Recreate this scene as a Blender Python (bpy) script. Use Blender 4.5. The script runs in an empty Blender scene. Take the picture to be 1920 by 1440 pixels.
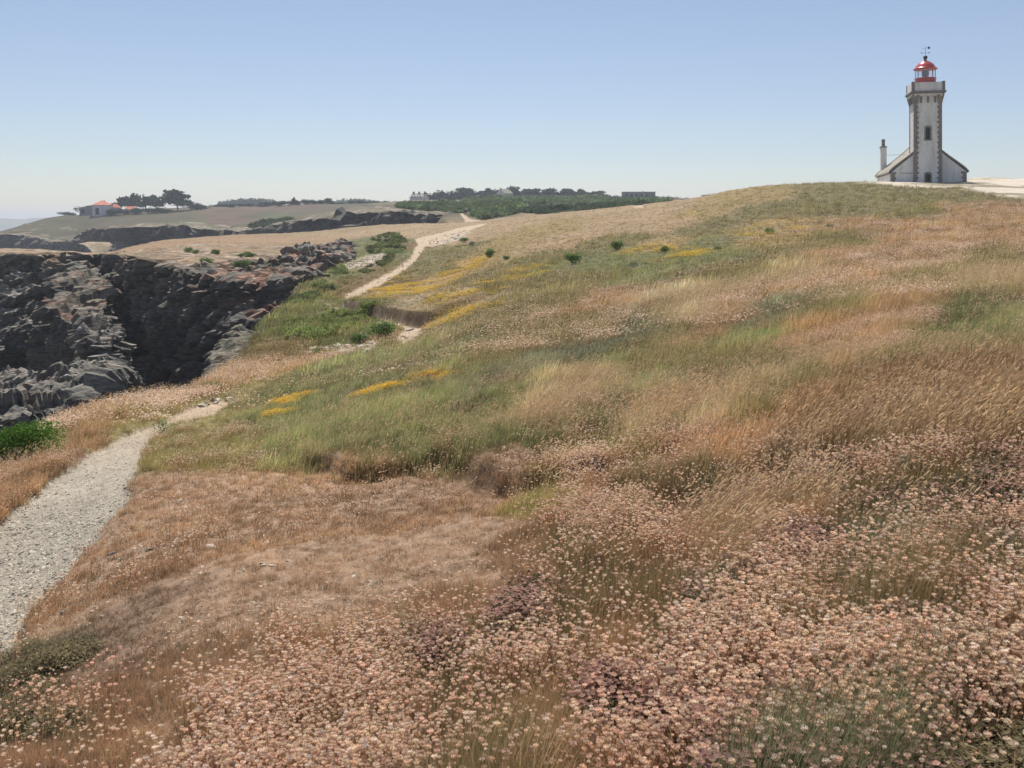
import bpy, bmesh, math, random
import numpy as np
from mathutils import Vector, Matrix

C = bpy.context.scene.collection
R = math.radians

# ------------------------------------------------------------------ camera, world, sun
F = 1707.0            # focal length in pixels of a 1920 px wide frame
VH = 412.0             # the row of the eye-level horizon
cam_data = bpy.data.cameras.new('camera')
cam_data.sensor_width = 36.0
cam_data.lens = 36.0 * F / 1920.0
cam_data.clip_start = 0.05
cam_data.clip_end = 30000
cam = bpy.data.objects.new('camera', cam_data)
C.objects.link(cam)
cam.location = (0, 0, 0)
cam.rotation_euler = (math.pi / 2, 0, 0)
cam_data.shift_y = -(720 - VH) / 1920      # level camera, picture framed low: uprights stay upright
bpy.context.scene.camera = cam

SUN_EL, SUN_AZ = R(60), R(-7)       # azimuth measured from +Y towards +X
world = bpy.data.worlds.new("World")
bpy.context.scene.world = world
world.use_nodes = True
wn = world.node_tree.nodes
sky = wn.new('ShaderNodeTexSky')
sky.sky_type = 'NISHITA'
sky.sun_disc = False
sky.sun_elevation = SUN_EL
sky.sun_rotation = SUN_AZ
sky.altitude = 30
sky.air_density = 1.0
sky.dust_density = 0.3
sky.ozone_density = 1.5
bg = wn['Background']
bg.inputs[1].default_value = 0.082
hs = wn.new('ShaderNodeHueSaturation'); hs.inputs['Saturation'].default_value = .84
tn = wn.new('ShaderNodeMix'); tn.data_type = 'RGBA'; tn.blend_type = 'MULTIPLY'; tn.inputs[0].default_value = 1; tn.inputs[7].default_value = (.965, .97, 1.045, 1)
world.node_tree.links.new(sky.outputs[0], hs.inputs['Color']); world.node_tree.links.new(hs.outputs[0], tn.inputs[6]); world.node_tree.links.new(tn.outputs[2], bg.inputs[0])

sd = bpy.data.lights.new('sun', 'SUN')
sd.energy = 5.0
sd.angle = R(0.53)
sd.color = (1.0, 0.955, 0.89)
sun = bpy.data.objects.new('sun', sd)
C.objects.link(sun)
sdir = Vector((math.sin(SUN_AZ) * math.cos(SUN_EL), math.cos(SUN_AZ) * math.cos(SUN_EL), math.sin(SUN_EL)))
sun.rotation_euler = sdir.to_track_quat('Z', 'Y').to_euler()
sun.location = (0, 0, 60)
vs = bpy.context.scene.view_settings
vs.view_transform = 'Standard'
vs.look = 'None'
vs.exposure = 0.24
vs.gamma = 1.0
bpy.context.scene.cycles.max_bounces = 4
bpy.context.scene.cycles.diffuse_bounces = 2
bpy.context.scene.cycles.transmission_bounces = 2
bpy.context.scene.cycles.transparent_max_bounces = 12
bpy.context.scene.cycles.volume_bounces = 0

rng = np.random.default_rng(7)
random.seed(7)

# ------------------------------------------------------------------ helpers
def lin(c):
    c = np.asarray(c, float) / 255.0
    return np.where(c <= 0.04045, c / 12.92, ((c + 0.055) / 1.055) ** 2.4)

def tag(o, label=None, cat=None, group=None, kind=None):
    if label: o['label'] = label
    if cat: o['category'] = cat
    if group: o['group'] = group
    if kind: o['kind'] = kind
    return o

def mesh_np(name, V, Fc, mat=None, cols=None, smooth=False):
    """V (n,3), Fc (m,k) array of k-gons (or list of arrays)"""
    me = bpy.data.meshes.new(name)
    V = np.ascontiguousarray(V, np.float32)
    if not isinstance(Fc, list): Fc = [Fc]
    Fc = [np.asarray(f, np.int32) for f in Fc if len(f)]
    me.vertices.add(len(V)); me.vertices.foreach_set('co', V.ravel())
    loops = np.concatenate([f.ravel() for f in Fc])
    tot = np.concatenate([np.full(len(f), f.shape[1], np.int32) for f in Fc])
    st = np.concatenate([[0], np.cumsum(tot)[:-1]]).astype(np.int32)
    me.loops.add(len(loops)); me.loops.foreach_set('vertex_index', loops)
    me.polygons.add(len(tot)); me.polygons.foreach_set('loop_start', st)
    me.polygons.foreach_set('loop_total', tot)
    if smooth: me.polygons.foreach_set('use_smooth', np.ones(len(tot), bool))
    me.update(calc_edges=True)
    me.validate()
    if cols is not None:
        for nm, arr in cols.items():
            a = me.color_attributes.new(nm, 'FLOAT_COLOR', 'POINT')
            rgba = np.ones((len(V), 4), np.float32); rgba[:, :arr.shape[1]] = arr
            a.data.foreach_set('color', rgba.ravel())
    if mat: me.materials.append(mat)
    return me

def link(name, me, parent=None):
    o = bpy.data.objects.new(name, me); C.objects.link(o)
    if parent: o.parent = parent
    return o

# ---- value noise, fBm and cells
def _h(ix, iy, iz, s):
    h = (ix.astype(np.int64) * 374761393 + iy.astype(np.int64) * 668265263 + iz.astype(np.int64) * 2147483647 + s * 974634777) & 0xFFFFFFFF
    h = ((h ^ (h >> 13)) * 1274126177) & 0xFFFFFFFF
    h = ((h ^ (h >> 16)) * 2246822519) & 0xFFFFFFFF
    return ((h ^ (h >> 15)) & 0xFFFFFF) / float(0xFFFFFF)

def vnoise(P, s=0):
    P = np.asarray(P, float); i = np.floor(P); f = P - i; f = f * f * (3 - 2 * f)
    x, y, z = i[:, 0], i[:, 1], i[:, 2]; r = 0
    for dx in (0, 1):
        wx = f[:, 0] if dx else 1 - f[:, 0]
        for dy in (0, 1):
            wy = f[:, 1] if dy else 1 - f[:, 1]
            for dz in (0, 1):
                wz = f[:, 2] if dz else 1 - f[:, 2]
                r = r + wx * wy * wz * _h(x + dx, y + dy, z + dz, s)
    return r * 2 - 1

def fbm(P, octs=4, s=0, gain=.5):
    P = np.asarray(P, float); a = 1; t = 0; r = 0
    for k in range(octs):
        r = r + a * vnoise(P * 2 ** k + 17.3 * k, s + k); t += a; a *= gain
    return r / t

def fbm2(x, y, sc, octs=4, s=0, gain=.5):
    return fbm(np.stack([x / sc, y / sc, np.full_like(x, s * 3.7)], 1), octs, s, gain)

def cells(P, s=0, vec=False):
    """random value of the nearest jittered cell centre"""
    i = np.floor(P); best = np.full(len(P), 1e9); val = np.zeros(len(P)); sec = np.full(len(P), 1e9)
    for dx in (-1, 0, 1):
        for dy in (-1, 0, 1):
            for dz in (-1, 0, 1):
                c = i + (dx, dy, dz)
                j = np.stack([_h(c[:, 0], c[:, 1], c[:, 2], s + k) for k in (1, 2, 3)], 1)
                d = ((c + j - P) ** 2).sum(1)
                v = _h(c[:, 0], c[:, 1], c[:, 2], s + 9)
                m = d < best
                sec = np.where(m, best, np.minimum(sec, d))
                val = np.where(m, v, val); best = np.where(m, d, best)
    return val * 2 - 1, np.sqrt(sec) - np.sqrt(best)

def sstep(a, b, x):
    t = np.clip((x - a) / (b - a), 0, 1); return t * t * (3 - 2 * t)

# ---- rays of the photograph
def ray(u, v):
    a = (np.asarray(u, float) - 960) / F; return a, np.ones_like(a), (VH - np.asarray(v, float)) / F
def P(u, v, Y): return np.array([(u - 960) / F * Y, Y, (VH - v) / F * Y])
def XY(u, Y):                        # plan point near eye level
    return np.array([(u - 960) / F * Y, Y])
def pix(x, y, z): return 960 + F * x / y, VH - F * z / y

# ------------------------------------------------------------------ the lie of the land
# each entry: u, v of a ground point in the photograph and its depth
CTRL = []
def prof(u, lst):
    for v, Y in lst: CTRL.append((u, v, Y))
prof(-500, [(1440, 4.4), (1100, 7.5), (930, 13), (830, 19), (700, 40), (560, 60), (468, 100), (440, 170), (436, 300), (430, 400)])
prof(0, [(1440, 3.6), (1210, 6.0), (1080, 8.0), (960, 10), (862, 14.5)])
prof(240, [(1440, 3.4), (1100, 6.4), (930, 9.5), (840, 14.0), (765, 22)])
prof(310, [(790, 18)])
prof(430, [(1300, 3.8), (1000, 7.4), (880, 10.5), (820, 14), (757, 22), (690, 33)])
prof(700, [(1440, 3.05), (1200, 4.4), (1000, 7.0), (900, 9.1), (800, 12.7), (700, 20.5), (662, 28), (640, 37)])
prof(960, [(1440, 2.6), (1200, 3.9), (1000, 6.2), (900, 8.2), (800, 10.8), (700, 15.8), (600, 29), (570, 37), (530, 47), (500, 58), (460, 83), (430, 112), (411, 140)])
prof(1180, [(1440, 2.5), (1200, 3.6), (1000, 5.5), (900, 7.3), (800, 9.4), (700, 13.6), (600, 23), (550, 33), (500, 46), (460, 62), (430, 84), (405, 110), (387, 132)])
prof(1400, [(1440, 2.4), (1200, 3.4), (1000, 4.9), (900, 6.4), (800, 8.3), (700, 11.8), (600, 19), (550, 25), (500, 34), (460, 48), (430, 64), (400, 78), (370, 96), (357, 105)])
prof(1640, [(1440, 2.3), (1200, 3.1), (1000, 4.5), (800, 7.1), (700, 9.8), (600, 15.5), (500, 28), (430, 50), (390, 72), (365, 90), (347, 104)])
prof(1900, [(1440, 2.2), (1200, 2.9), (1000, 4.1), (800, 6.1), (700, 8.6), (600, 13.5), (500, 24), (430, 46), (390, 68), (368, 88), (355, 98)])
prof(2300, [(1440, 2.2), (1000, 3.9), (700, 8), (500, 22), (400, 60), (355, 98)])
CTRL += [(1735, 342, 114), (1640, 341, 114), (1810, 341, 114), (1735, 342, 122), (1640, 343, 124), (1900, 345, 112), (1990, 342, 114), (2300, 345, 116),
         # valley with the path below the bank, and the slope left of it
         (770, 630, 38), (800, 606, 42), (720, 588, 47), (620, 567, 55), (560, 620, 42), (600, 655, 35), (740, 516, 75), (690, 545, 63), (790, 460, 110), (870, 430, 145), (800, 540, 62), (850, 565, 45), (840, 500, 75),
         (880, 455, 105), (530, 645, 38), (480, 660, 37),
         # rim of the chasm and the plateau
         (430, 690, 33), (340, 745, 26), (560, 548, 60), (640, 475, 105), (700, 445, 140), (650, 520, 75),
         (400, 530, 66), (500, 512, 74), (300, 482, 82), (300, 460, 120), (460, 445, 170), (640, 437, 200), (800, 421, 185), (230, 482, 90), (0, 471, 100), (120, 474, 102), (0, 468, 121), (120, 472, 122), (205, 478, 120), (-300, 466, 120), (560, 470, 110),
         # far headland
         (0, 437, 390), (60, 419, 410), (-120, 448, 420), (-500, 450, 430), (-100, 470, 560), (20, 432, 440), (90, 409, 440), (130, 404, 450), (160, 402.5, 450), (150, 407, 425), (200, 402, 430), (120, 447, 385), (200, 430, 320), (330, 420, 300), (430, 432, 300), (330, 396, 440), (480, 430, 290), (480, 393, 440), (400, 390, 455), (600, 384, 470), (560, 412, 262), (640, 400, 262),
         (740, 392, 262), (700, 384, 430), (780, 377, 490), (850, 397, 262), (870, 400, 240), (880, 417, 215), (905, 413, 205), (900, 376, 400), (950, 374, 470), (950, 395, 240), (1080, 384, 330), (1080, 372, 480), (1200, 371, 500), (1200, 382, 300), (1250, 380, 280),
         (1330, 374, 480), (1330, 377, 300), (1150, 391, 200), (1300, 384, 170), (1450, 372, 300), (1450, 374, 500), (1700, 372, 300), (1700, 375, 600), (2000, 372, 300), (2300, 375, 400), (1000, 408, 190), (780, 405, 800), (400, 405, 800), (1200, 400, 800), (0, 470, 700), (60, 440, 600)]
_ct = np.array([P(*c) for c in CTRL])
def _warp(x, y):
    az = np.clip(np.arctan2(x, y), -.82, .82); r = np.maximum(np.hypot(x, y), 1.6)
    return np.stack([az * 3.0, np.log(r)], 1)
_cw = _warp(_ct[:, 0], _ct[:, 1])
def _U(d2): return 0.5 * d2 * np.log(d2 + 1e-12)
_n = len(_ct)
_K = _U(((_cw[:, None] - _cw[None]) ** 2).sum(2)) + np.eye(_n) * 2e-4
_Pm = np.concatenate([np.ones((_n, 1)), _cw], 1)
_A = np.zeros((_n + 3, _n + 3)); _A[:_n, :_n] = _K; _A[:_n, _n:] = _Pm; _A[_n:, :_n] = _Pm.T
# interpolate the slope z / r: it is what the eye sees
_rr = np.hypot(_ct[:, 0], _ct[:, 1])
_sol = np.linalg.solve(_A, np.concatenate([_ct[:, 2] / _rr, np.zeros(3)]))
def S(x, y):
    """smooth land surface, ignoring chasms"""
    x = np.asarray(x, float).ravel(); y = np.asarray(y, float).ravel(); out = np.empty(len(x))
    for i in range(0, len(x), 40000):
        w = _warp(x[i:i + 40000], y[i:i + 40000])
        d2 = (w[:, :1] - _cw[None, :, 0]) ** 2 + (w[:, 1:] - _cw[None, :, 1]) ** 2
        r = np.maximum(np.hypot(x[i:i + 40000], y[i:i + 40000]), 1.6)
        out[i:i + 40000] = (_U(d2) @ _sol[:_n] + _sol[_n] + w @ _sol[_n + 1:]) * r
    return out
def hit(u, v, rmin=1.8, rmax=700):
    """first meeting of the photograph's ray with S"""
    u = np.atleast_1d(np.asarray(u, float)); v = np.atleast_1d(np.asarray(v, float))
    a, dy, dz = ray(u, v); Ys = np.exp(np.linspace(math.log(rmin), math.log(rmax), 420))
    X = (a / dy)[:, None] * Ys; Z = (dz / dy)[:, None] * Ys
    below = Z < S(X.ravel(), np.broadcast_to(Ys, X.shape).ravel()).reshape(X.shape)
    k = np.argmax(below, 1); k = np.where(below.any(1), k, len(Ys) - 1)
    lo = Ys[np.maximum(k - 1, 0)]; hi = Ys[k]
    for _ in range(12):
        m = (lo + hi) / 2; b = (dz / dy) * m < S((a / dy) * m, m)
        hi = np.where(b, m, hi); lo = np.where(b, lo, m)
    return np.stack([(a / dy) * hi, hi], 1)

def poly_sd(x, y, poly):
    """signed distance to polygon, positive inside"""
    px, py = poly[:, 0], poly[:, 1]; qx, qy = np.roll(px, -1), np.roll(py, -1)
    d = np.full(len(x), 1e18); ins = np.zeros(len(x), bool)
    for ax, ay, bx, by in zip(px, py, qx, qy):
        ex, ey = bx - ax, by - ay; L = ex * ex + ey * ey + 1e-12
        t = np.clip(((x - ax) * ex + (y - ay) * ey) / L, 0, 1)
        d = np.minimum(d, (x - ax - t * ex) ** 2 + (y - ay - t * ey) ** 2)
        if ay != by:
            c = ((ay > y) != (by > y)) & (x < (bx - ax) * (y - ay) / (by - ay) + ax); ins ^= c
    return np.where(ins, 1, -1) * np.sqrt(d)
def pxpoly(pts): return hit([p[0] for p in pts], [p[1] for p in pts])
def uYpoly(pts): return np.array([XY(*p) for p in pts])

# ------------------------------------------------------------------ materials
def mat(name, base=(.5, .5, .5), rough=.8, spec=.3, metal=0.0):
    m = bpy.data.materials.new(name); m.use_nodes = True
    b = m.node_tree.nodes['Principled BSDF']
    b.inputs['Base Color'].default_value = (*base, 1)
    b.inputs['Roughness'].default_value = rough
    b.inputs['Specular IOR Level'].default_value = spec
    b.inputs['Metallic'].default_value = metal
    return m
def N(m, t, **kw):
    n = m.node_tree.nodes.new(t)
    for k, v in kw.items():
        if k in n.inputs: n.inputs[k].default_value = v
        else: setattr(n, k, v)
    return n
def L(m, a, b): m.node_tree.links.new(a, b)
def bsdf(m): return m.node_tree.nodes['Principled BSDF']
def mixc(m, fac, a, b, mode='MIX'):
    n = N(m, 'ShaderNodeMix', data_type='RGBA', blend_type=mode)
    for sock, val in ((n.inputs[0], fac), (n.inputs[6], a), (n.inputs[7], b)):
        if hasattr(val, 'links'): L(m, val, sock)
        elif isinstance(val, (int, float)): sock.default_value = val
        else: sock.default_value = (*val, 1)
    return n.outputs[2]
def noise(m, scale, detail=4, rough=.55, vec=None, dim='3D'):
    n = N(m, 'ShaderNodeTexNoise', Scale=scale, Detail=detail, Roughness=rough)
    if vec is not None: L(m, vec, n.inputs['Vector'])
    return n.outputs['Fac']
def ramp(m, fac, stops):
    n = N(m, 'ShaderNodeValToRGB'); cr = n.color_ramp
    while len(cr.elements) < len(stops): cr.elements.new(.5)
    for e, (p, c) in zip(cr.elements, stops): e.position = p; e.color = (*c, 1) if len(c) == 3 else c
    L(m, fac, n.inputs[0]); return n.outputs[0]
def bump(m, h, strength, dist, prev=None):
    n = N(m, 'ShaderNodeBump', Strength=strength, Distance=dist); L(m, h, n.inputs['Height'])
    if prev is not None: L(m, prev, n.inputs['Normal'])
    return n.outputs[0]
def objco(m): return N(m, 'ShaderNodeNewGeometry').outputs['Position']

def noisy(name, base, amt=.25, scale=3.0, rough=.85, bscale=20.0, bstr=.3, bdist=.02, spec=.25):
    """plain weathered surface: base colour broken up at two sizes"""
    m = mat(name, base, rough, spec); p = objco(m)
    k = noise(m, scale, 5, .6, p)
    c = ramp(m, k, [(.3, tuple(np.array(base) * (1 - amt))), (.7, tuple(np.minimum(np.array(base) * (1 + amt), 1)))])
    L(m, c, bsdf(m).inputs['Base Color'])
    if bstr: L(m, bump(m, noise(m, bscale, 4, .6, p), bstr, bdist), bsdf(m).inputs['Normal'])
    return m

def attr_mat(name, geo='GEOMETRY', attr='col', var=.3, scales=((18, .5), (2.2, .35)), bstr=.6, bdist=.03, bscale=14):
    m = mat(name, rough=.95, spec=.15); p = objco(m)
    a = N(m, 'ShaderNodeAttribute', attribute_type=geo, attribute_name=attr).outputs['Color']
    c = a
    for sc, am in scales:
        k = ramp(m, noise(m, sc, 5, .65, p), [(.3, (1 - am,) * 3), (.7, (1 + am,) * 3)])
        c = mixc(m, 1.0, c, k, 'MULTIPLY')
    L(m, c, bsdf(m).inputs['Base Color'])
    L(m, bump(m, noise(m, bscale, 6, .7, p), bstr, bdist), bsdf(m).inputs['Normal'])
    return m

M_ground = attr_mat('ground_turf', scales=((60, .35), (9, .3), (.8, .12)), bstr=.9, bdist=.03, bscale=45)

# ------------------------------------------------------------------ chasms, paths, banks (plan shapes)
V1 = np.concatenate([pxpoly([(-400, 1010), (-100, 905), (0, 850), (60, 826), (110, 800), (200, 764), (330, 745), (400, 712), (470, 655), (520, 592), (560, 550), (610, 506), (645, 476)]),
                     uYpoly([(648, 112), (560, 104), (430, 96), (330, 92), (300, 90), (215, 104), (120, 112), (0, 112), (-500, 108)])])
V2 = uYpoly([(-600, 122), (0, 122), (180, 126), (235, 132), (262, 150), (300, 175), (450, 197), (650, 215), (750, 212), (835, 205),
             (838, 250), (770, 262), (745, 255), (700, 262), (640, 268), (560, 262), (500, 285), (440, 300), (330, 295), (235, 290), (180, 320), (150, 352), (118, 375), (60, 382), (10, 388), (-20, 400), (-80, 430), (-600, 430)])
V3 = uYpoly([(-900, 400), (-80, 405), (0, 425), (70, 470), (150, 560), (260, 900), (-900, 1500)])
PATHS = [pxpoly([(-500, 1700), (-300, 1330), (-60, 1010), (0, 962), (70, 908), (150, 855), (225, 815), (300, 789), (325, 790), (300, 815), (272, 850), (238, 930), (180, 1010), (120, 1085), (60, 1140), (25, 1215), (-60, 1440), (-200, 1900)]),
         pxpoly([(296, 790), (345, 764), (395, 749), (448, 742), (436, 763), (392, 779), (345, 792), (322, 797)]),
         pxpoly([(735, 640), (748, 620), (770, 606), (803, 606), (803, 622), (780, 640), (755, 655)]),
         pxpoly([(803, 607), (760, 602), (700, 592), (640, 576), (648, 551), (695, 527), (742, 503), (764, 486), (774, 474), (776, 464), (790, 455), (800, 456), (792, 472), (778, 490), (758, 506), (722, 530), (680, 551), (652, 571), (640, 579), (622, 572), (618, 566), (622, 560), (640, 550), (610, 568), (640, 588), (700, 606), (770, 618)]),
         pxpoly([(785, 462), (778, 448), (800, 442), (850, 430), (872, 424), (900, 414), (918, 414), (912, 420), (880, 432), (850, 443), (812, 462)]),
         pxpoly([(1188, 388), (1196, 376), (1205, 376), (1206, 388)])]
PATHFAR = uYpoly([(868, 206), (905, 206), (902, 216), (880, 226), (868, 240), (874, 262), (860, 262), (862, 240), (872, 222)])
SAND = np.concatenate([pxpoly([(1625, 345), (1690, 350), (1800, 352), (1860, 362), (1890, 369), (1950, 372), (2300, 380)]), np.array([XY(2300, 150), XY(1900, 140), XY(1625, 135)])])
BAREROCK = pxpoly([(800, 452), (830, 440), (868, 432), (880, 437), (860, 450), (815, 461)])
BARE2 = pxpoly([(588, 660), (612, 648), (650, 646), (700, 650), (690, 658), (630, 664)])
BARE3 = pxpoly([(640, 495), (690, 478), (735, 470), (740, 480), (700, 500), (650, 512)])
BANK = np.concatenate([pxpoly([(636, 571), (650, 580), (700, 593), (760, 602), (803, 607)]), pxpoly([(900, 560), (960, 520), (960, 470), (820, 470), (780, 500), (730, 535), (690, 552), (655, 566)])])
BLINE = pxpoly([(650, 580), (700, 593), (760, 602), (803, 607)])
TLINE = pxpoly([(590, 868), (640, 886), (700, 884), (760, 872), (815, 868), (870, 872), (905, 905), (960, 920), (1005, 910)])

def line_d(x, y, ln):
    d = np.full(len(x), 1e18); side = np.zeros(len(x))
    for (ax, ay), (bx, by) in zip(ln[:-1], ln[1:]):
        ex, ey = bx - ax, by - ay; t = np.clip(((x - ax) * ex + (y - ay) * ey) / (ex * ex + ey * ey), 0, 1)
        dd = (x - ax - t * ex) ** 2 + (y - ay - t * ey) ** 2
        s = ex * (y - ay) - ey * (x - ax); side = np.where(dd < d, s, side); d = np.minimum(d, dd)
    return np.sqrt(d), side

# ------------------------------------------------------------------ ground cover zones
# ground colour, two grass colours, grass height, grass density, thrift, seed stalks, yellow flowers
Z = dict(
 turf=((164, 134, 107), (168, 137, 107), (144, 119, 91), .036, .40, .004, .0, 0),
 redturf=((146, 120, 96), (150, 118, 92), (126, 106, 84), .045, .5, .02, .0, 0),
 thriftlight=((152, 124, 98), (164, 134, 106), (138, 114, 88), .08, .8, .30, .0, 0),
 thrift=((94, 84, 60), (140, 112, 82), (92, 98, 66), .15, .9, 1.0, .012, 0),
 thriftdark=((64, 66, 50), (96, 98, 72), (78, 90, 66), .14, .9, .50, .012, 0),
 greymat=((104, 98, 80), (126, 122, 98), (104, 104, 82), .06, 1, .06, .0, 0),
 heather=((80, 62, 58), (96, 84, 70), (84, 84, 64), .10, .9, .25, .0, 0),
 dry=((158, 130, 98), (178, 148, 112), (154, 124, 92), .14, 1, .06, .1, 0),
 short=((140, 130, 84), (150, 142, 92), (128, 124, 76), .08, .9, .05, .05, 0),
 green=((100, 98, 66), (148, 152, 104), (116, 124, 80), .145, 1, .01, .12, 0),
 bluegreen=((96, 96, 76), (140, 142, 112), (110, 116, 88), .16, 1, .02, .10, 0),
 pale=((125, 112, 84), (194, 180, 146), (150, 140, 104), .22, 1, .10, .5, 0),
 red=((108, 90, 68), (142, 112, 86), (122, 106, 78), .22, 1, .06, .25, 0),
 olive=((110, 102, 68), (138, 130, 88), (112, 112, 70), .22, .9, .10, .25, 0),
 pinkf=((138, 112, 84), (172, 140, 104), (138, 120, 80), .20, .9, .42, .3, 0),
 yellow=((150, 122, 74), (160, 136, 84), (130, 120, 76), .12, .7, .05, .1, .8),
 yelolive=((138, 118, 76), (150, 134, 88), (126, 118, 74), .16, .8, .1, .1, .35),
 brownfar=((148, 126, 94), (160, 134, 100), (134, 120, 82), .14, .9, .15, .1, .06),
 grey=((142, 126, 98), (150, 134, 104), (128, 120, 86), .10, .7, .05, .1, .1),
 gslope=((104, 104, 68), (112, 122, 74), (128, 122, 82), .22, 1, 0, .05, 0),
 gbrown=((112, 92, 62), (132, 116, 76), (104, 104, 62), .18, .8, .02, .1, 0),
 heath=((144, 118, 88), (156, 124, 94), (128, 110, 76), .10, .35, .0, .0, 0),
 farolive=((84, 80, 58), (124, 114, 80), (110, 108, 72), .2, .25, 0, 0, 0),
 farred=((98, 82, 64), (140, 108, 80), (120, 100, 72), .2, .25, 0, 0, 0),
 fargreen=((84, 86, 58), (110, 112, 74), (96, 102, 64), .2, .25, 0, 0, 0),
 farpale=((108, 100, 76), (146, 134, 100), (126, 118, 84), .2, .25, 0, 0, 0),
)
ZN = list(Z)
def soft(c, sat, k):          # sun-bleached: less colour, more light
    c = lin(c); g = c @ np.array([.3, .55, .15]); return (g + (c - g) * sat) * k

ZP = np.array([np.concatenate([soft(Z[k][0], .9, 1.0), soft(Z[k][1], .92, 1.5), soft(Z[k][2], .92, 1.45), Z[k][3:]]) for k in ZN])   # 9 colours + 5
ZA = []
def zrow(v, s):
    for t in s.split():
        u, k = t.split(':'); ZA.append((float(u), v, ZN.index(k)))
zrow(1440, '60:redturf 250:turf 420:thriftlight 600:thrift 900:thrift 1200:thriftlight 1400:thriftdark 1600:thriftdark 1780:greymat 1890:greymat')
zrow(1340, '40:greymat 120:greymat 250:redturf 430:thriftlight 620:thriftlight 760:thrift 950:thrift 1060:dry 1170:heather 1280:heather 1400:greymat 1480:thriftdark 1600:thrift 1750:thriftdark 1890:greymat')
zrow(1250, '30:greymat 120:greymat 210:redturf 330:redturf 430:redturf 540:thriftlight 700:thrift 790:heather 900:thrift 1050:thrift 1180:dry 1260:greymat 1340:thriftdark 1500:thrift 1700:thriftdark 1880:thrift')
zrow(1160, '100:turf 250:redturf 400:turf 560:turf 700:turf 780:thriftlight 860:thriftlight 960:heather 1060:thrift 1180:thrift 1330:thriftdark 1500:thrift 1700:thrift 1880:thrift')
zrow(1070, '150:turf 300:turf 450:turf 600:turf 750:turf 900:turf 980:thriftlight 1080:thrift 1200:thriftlight 1330:dry 1440:heather 1500:heather 1600:thriftdark 1750:thrift 1880:thriftdark')
zrow(990, '220:turf 350:turf 500:turf 650:turf 800:turf 930:turf 1010:thriftlight 1120:thrift 1220:thrift 1330:thriftlight 1430:dry 1540:dry 1640:thrift 1760:thriftdark 1890:thriftdark')
zrow(920, '270:turf 400:turf 560:turf 700:turf 840:turf 960:turf 1040:short 1110:thriftlight 1200:thrift 1320:thrift 1450:thriftlight 1560:thriftdark 1680:thrift 1800:thrift 1890:thriftdark')
zrow(850, '310:short 420:short 520:green 640:green 760:green 880:green 1000:green 1100:short 1190:short 1300:thriftlight 1420:dry 1540:red 1680:red 1850:red')
zrow(790, '345:short 400:short 480:green 600:green 750:green 900:green 1020:pale 1120:green 1230:pale 1340:pale 1440:olive 1560:red 1700:red 1880:red')
zrow(730, '360:pinkf 450:short 540:green 640:green 780:green 900:bluegreen 1000:green 1120:pale 1230:green 1340:bluegreen 1440:pale 1560:olive 1700:red 1880:red')
zrow(680, '470:pinkf 560:pinkf 640:green 760:green 860:olive 960:bluegreen 1060:bluegreen 1160:green 1280:olive 1400:olive 1520:pale 1620:pinkf 1750:olive 1880:olive')
zrow(630, '700:pinkf 800:olive 900:olive 1000:olive 1100:bluegreen 1220:olive 1330:pinkf 1450:green 1560:pinkf 1700:pinkf 1850:green')
zrow(580, '900:olive 1000:olive 1100:pinkf 1180:pale 1300:pale 1400:pinkf 1520:bluegreen 1640:olive 1760:pinkf 1880:green')
zrow(530, '960:olive 1060:olive 1160:green 1300:olive 1420:pale 1540:pinkf 1660:pinkf 1780:olive 1890:pale')
zrow(490, '940:yelolive 1020:olive 1120:green 1200:green 1320:green 1440:olive 1560:pinkf 1700:pinkf 1860:olive')
zrow(455, '950:yelolive 1040:brownfar 1140:olive 1260:yelolive 1340:green 1450:yelolive 1560:olive 1680:pinkf 1850:pinkf')
zrow(425, '930:brownfar 1030:yelolive 1130:brownfar 1240:brownfar 1340:olive 1450:yelolive 1560:pinkf 1700:pinkf 1860:pinkf')
zrow(395, '1010:brownfar 1120:brownfar 1230:brownfar 1330:yelolive 1440:olive 1560:olive 1700:olive 1860:pinkf')
zrow(365, '1400:yelolive 1520:olive 1620:olive 1740:olive 1850:olive')
for u, v, k in [(700, 560, 'yelolive'), (740, 545, 'yellow'), (790, 535, 'yellow'), (850, 515, 'yellow'), (760, 575, 'grey'), (820, 560, 'yelolive'), (840, 590, 'grey'), (890, 555, 'grey'), (880, 525, 'olive'), (880, 495, 'yellow'), (820, 505, 'olive'), (830, 480, 'olive'), (880, 465, 'olive'), (930, 450, 'yelolive'), (860, 448, 'brownfar'), (900, 435, 'brownfar'), (950, 425, 'brownfar'), (700, 530, 'gbrown'),
                (540, 610, 'gslope'), (620, 610, 'gslope'), (700, 620, 'gslope'), (580, 570, 'gslope'), (600, 530, 'gslope'), (640, 510, 'gslope'), (690, 505, 'gbrown'), (730, 480, 'gslope'), (720, 455, 'gslope'), (760, 460, 'gbrown'), (690, 460, 'gslope'), (500, 650, 'gbrown'), (560, 645, 'gbrown'), (650, 640, 'gslope'), (640, 545, 'gbrown'), (460, 670, 'gbrown'), (430, 700, 'pinkf'),
                (0, 900, 'dry'), (60, 870, 'pinkf'), (100, 850, 'dry'), (150, 815, 'pinkf'), (200, 800, 'short'), (220, 785, 'pinkf'), (300, 762, 'pinkf'), (330, 806, 'short'), (420, 775, 'short'), (385, 758, 'short'), (460, 745, 'short'), (200, 815, 'short'), (270, 782, 'short'), (10, 840, 'short')]:
    ZA.append((u, v, ZN.index(k)))
_zxy = hit([a[0] for a in ZA], [a[1] for a in ZA]); _zi = [a[2] for a in ZA]
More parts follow.
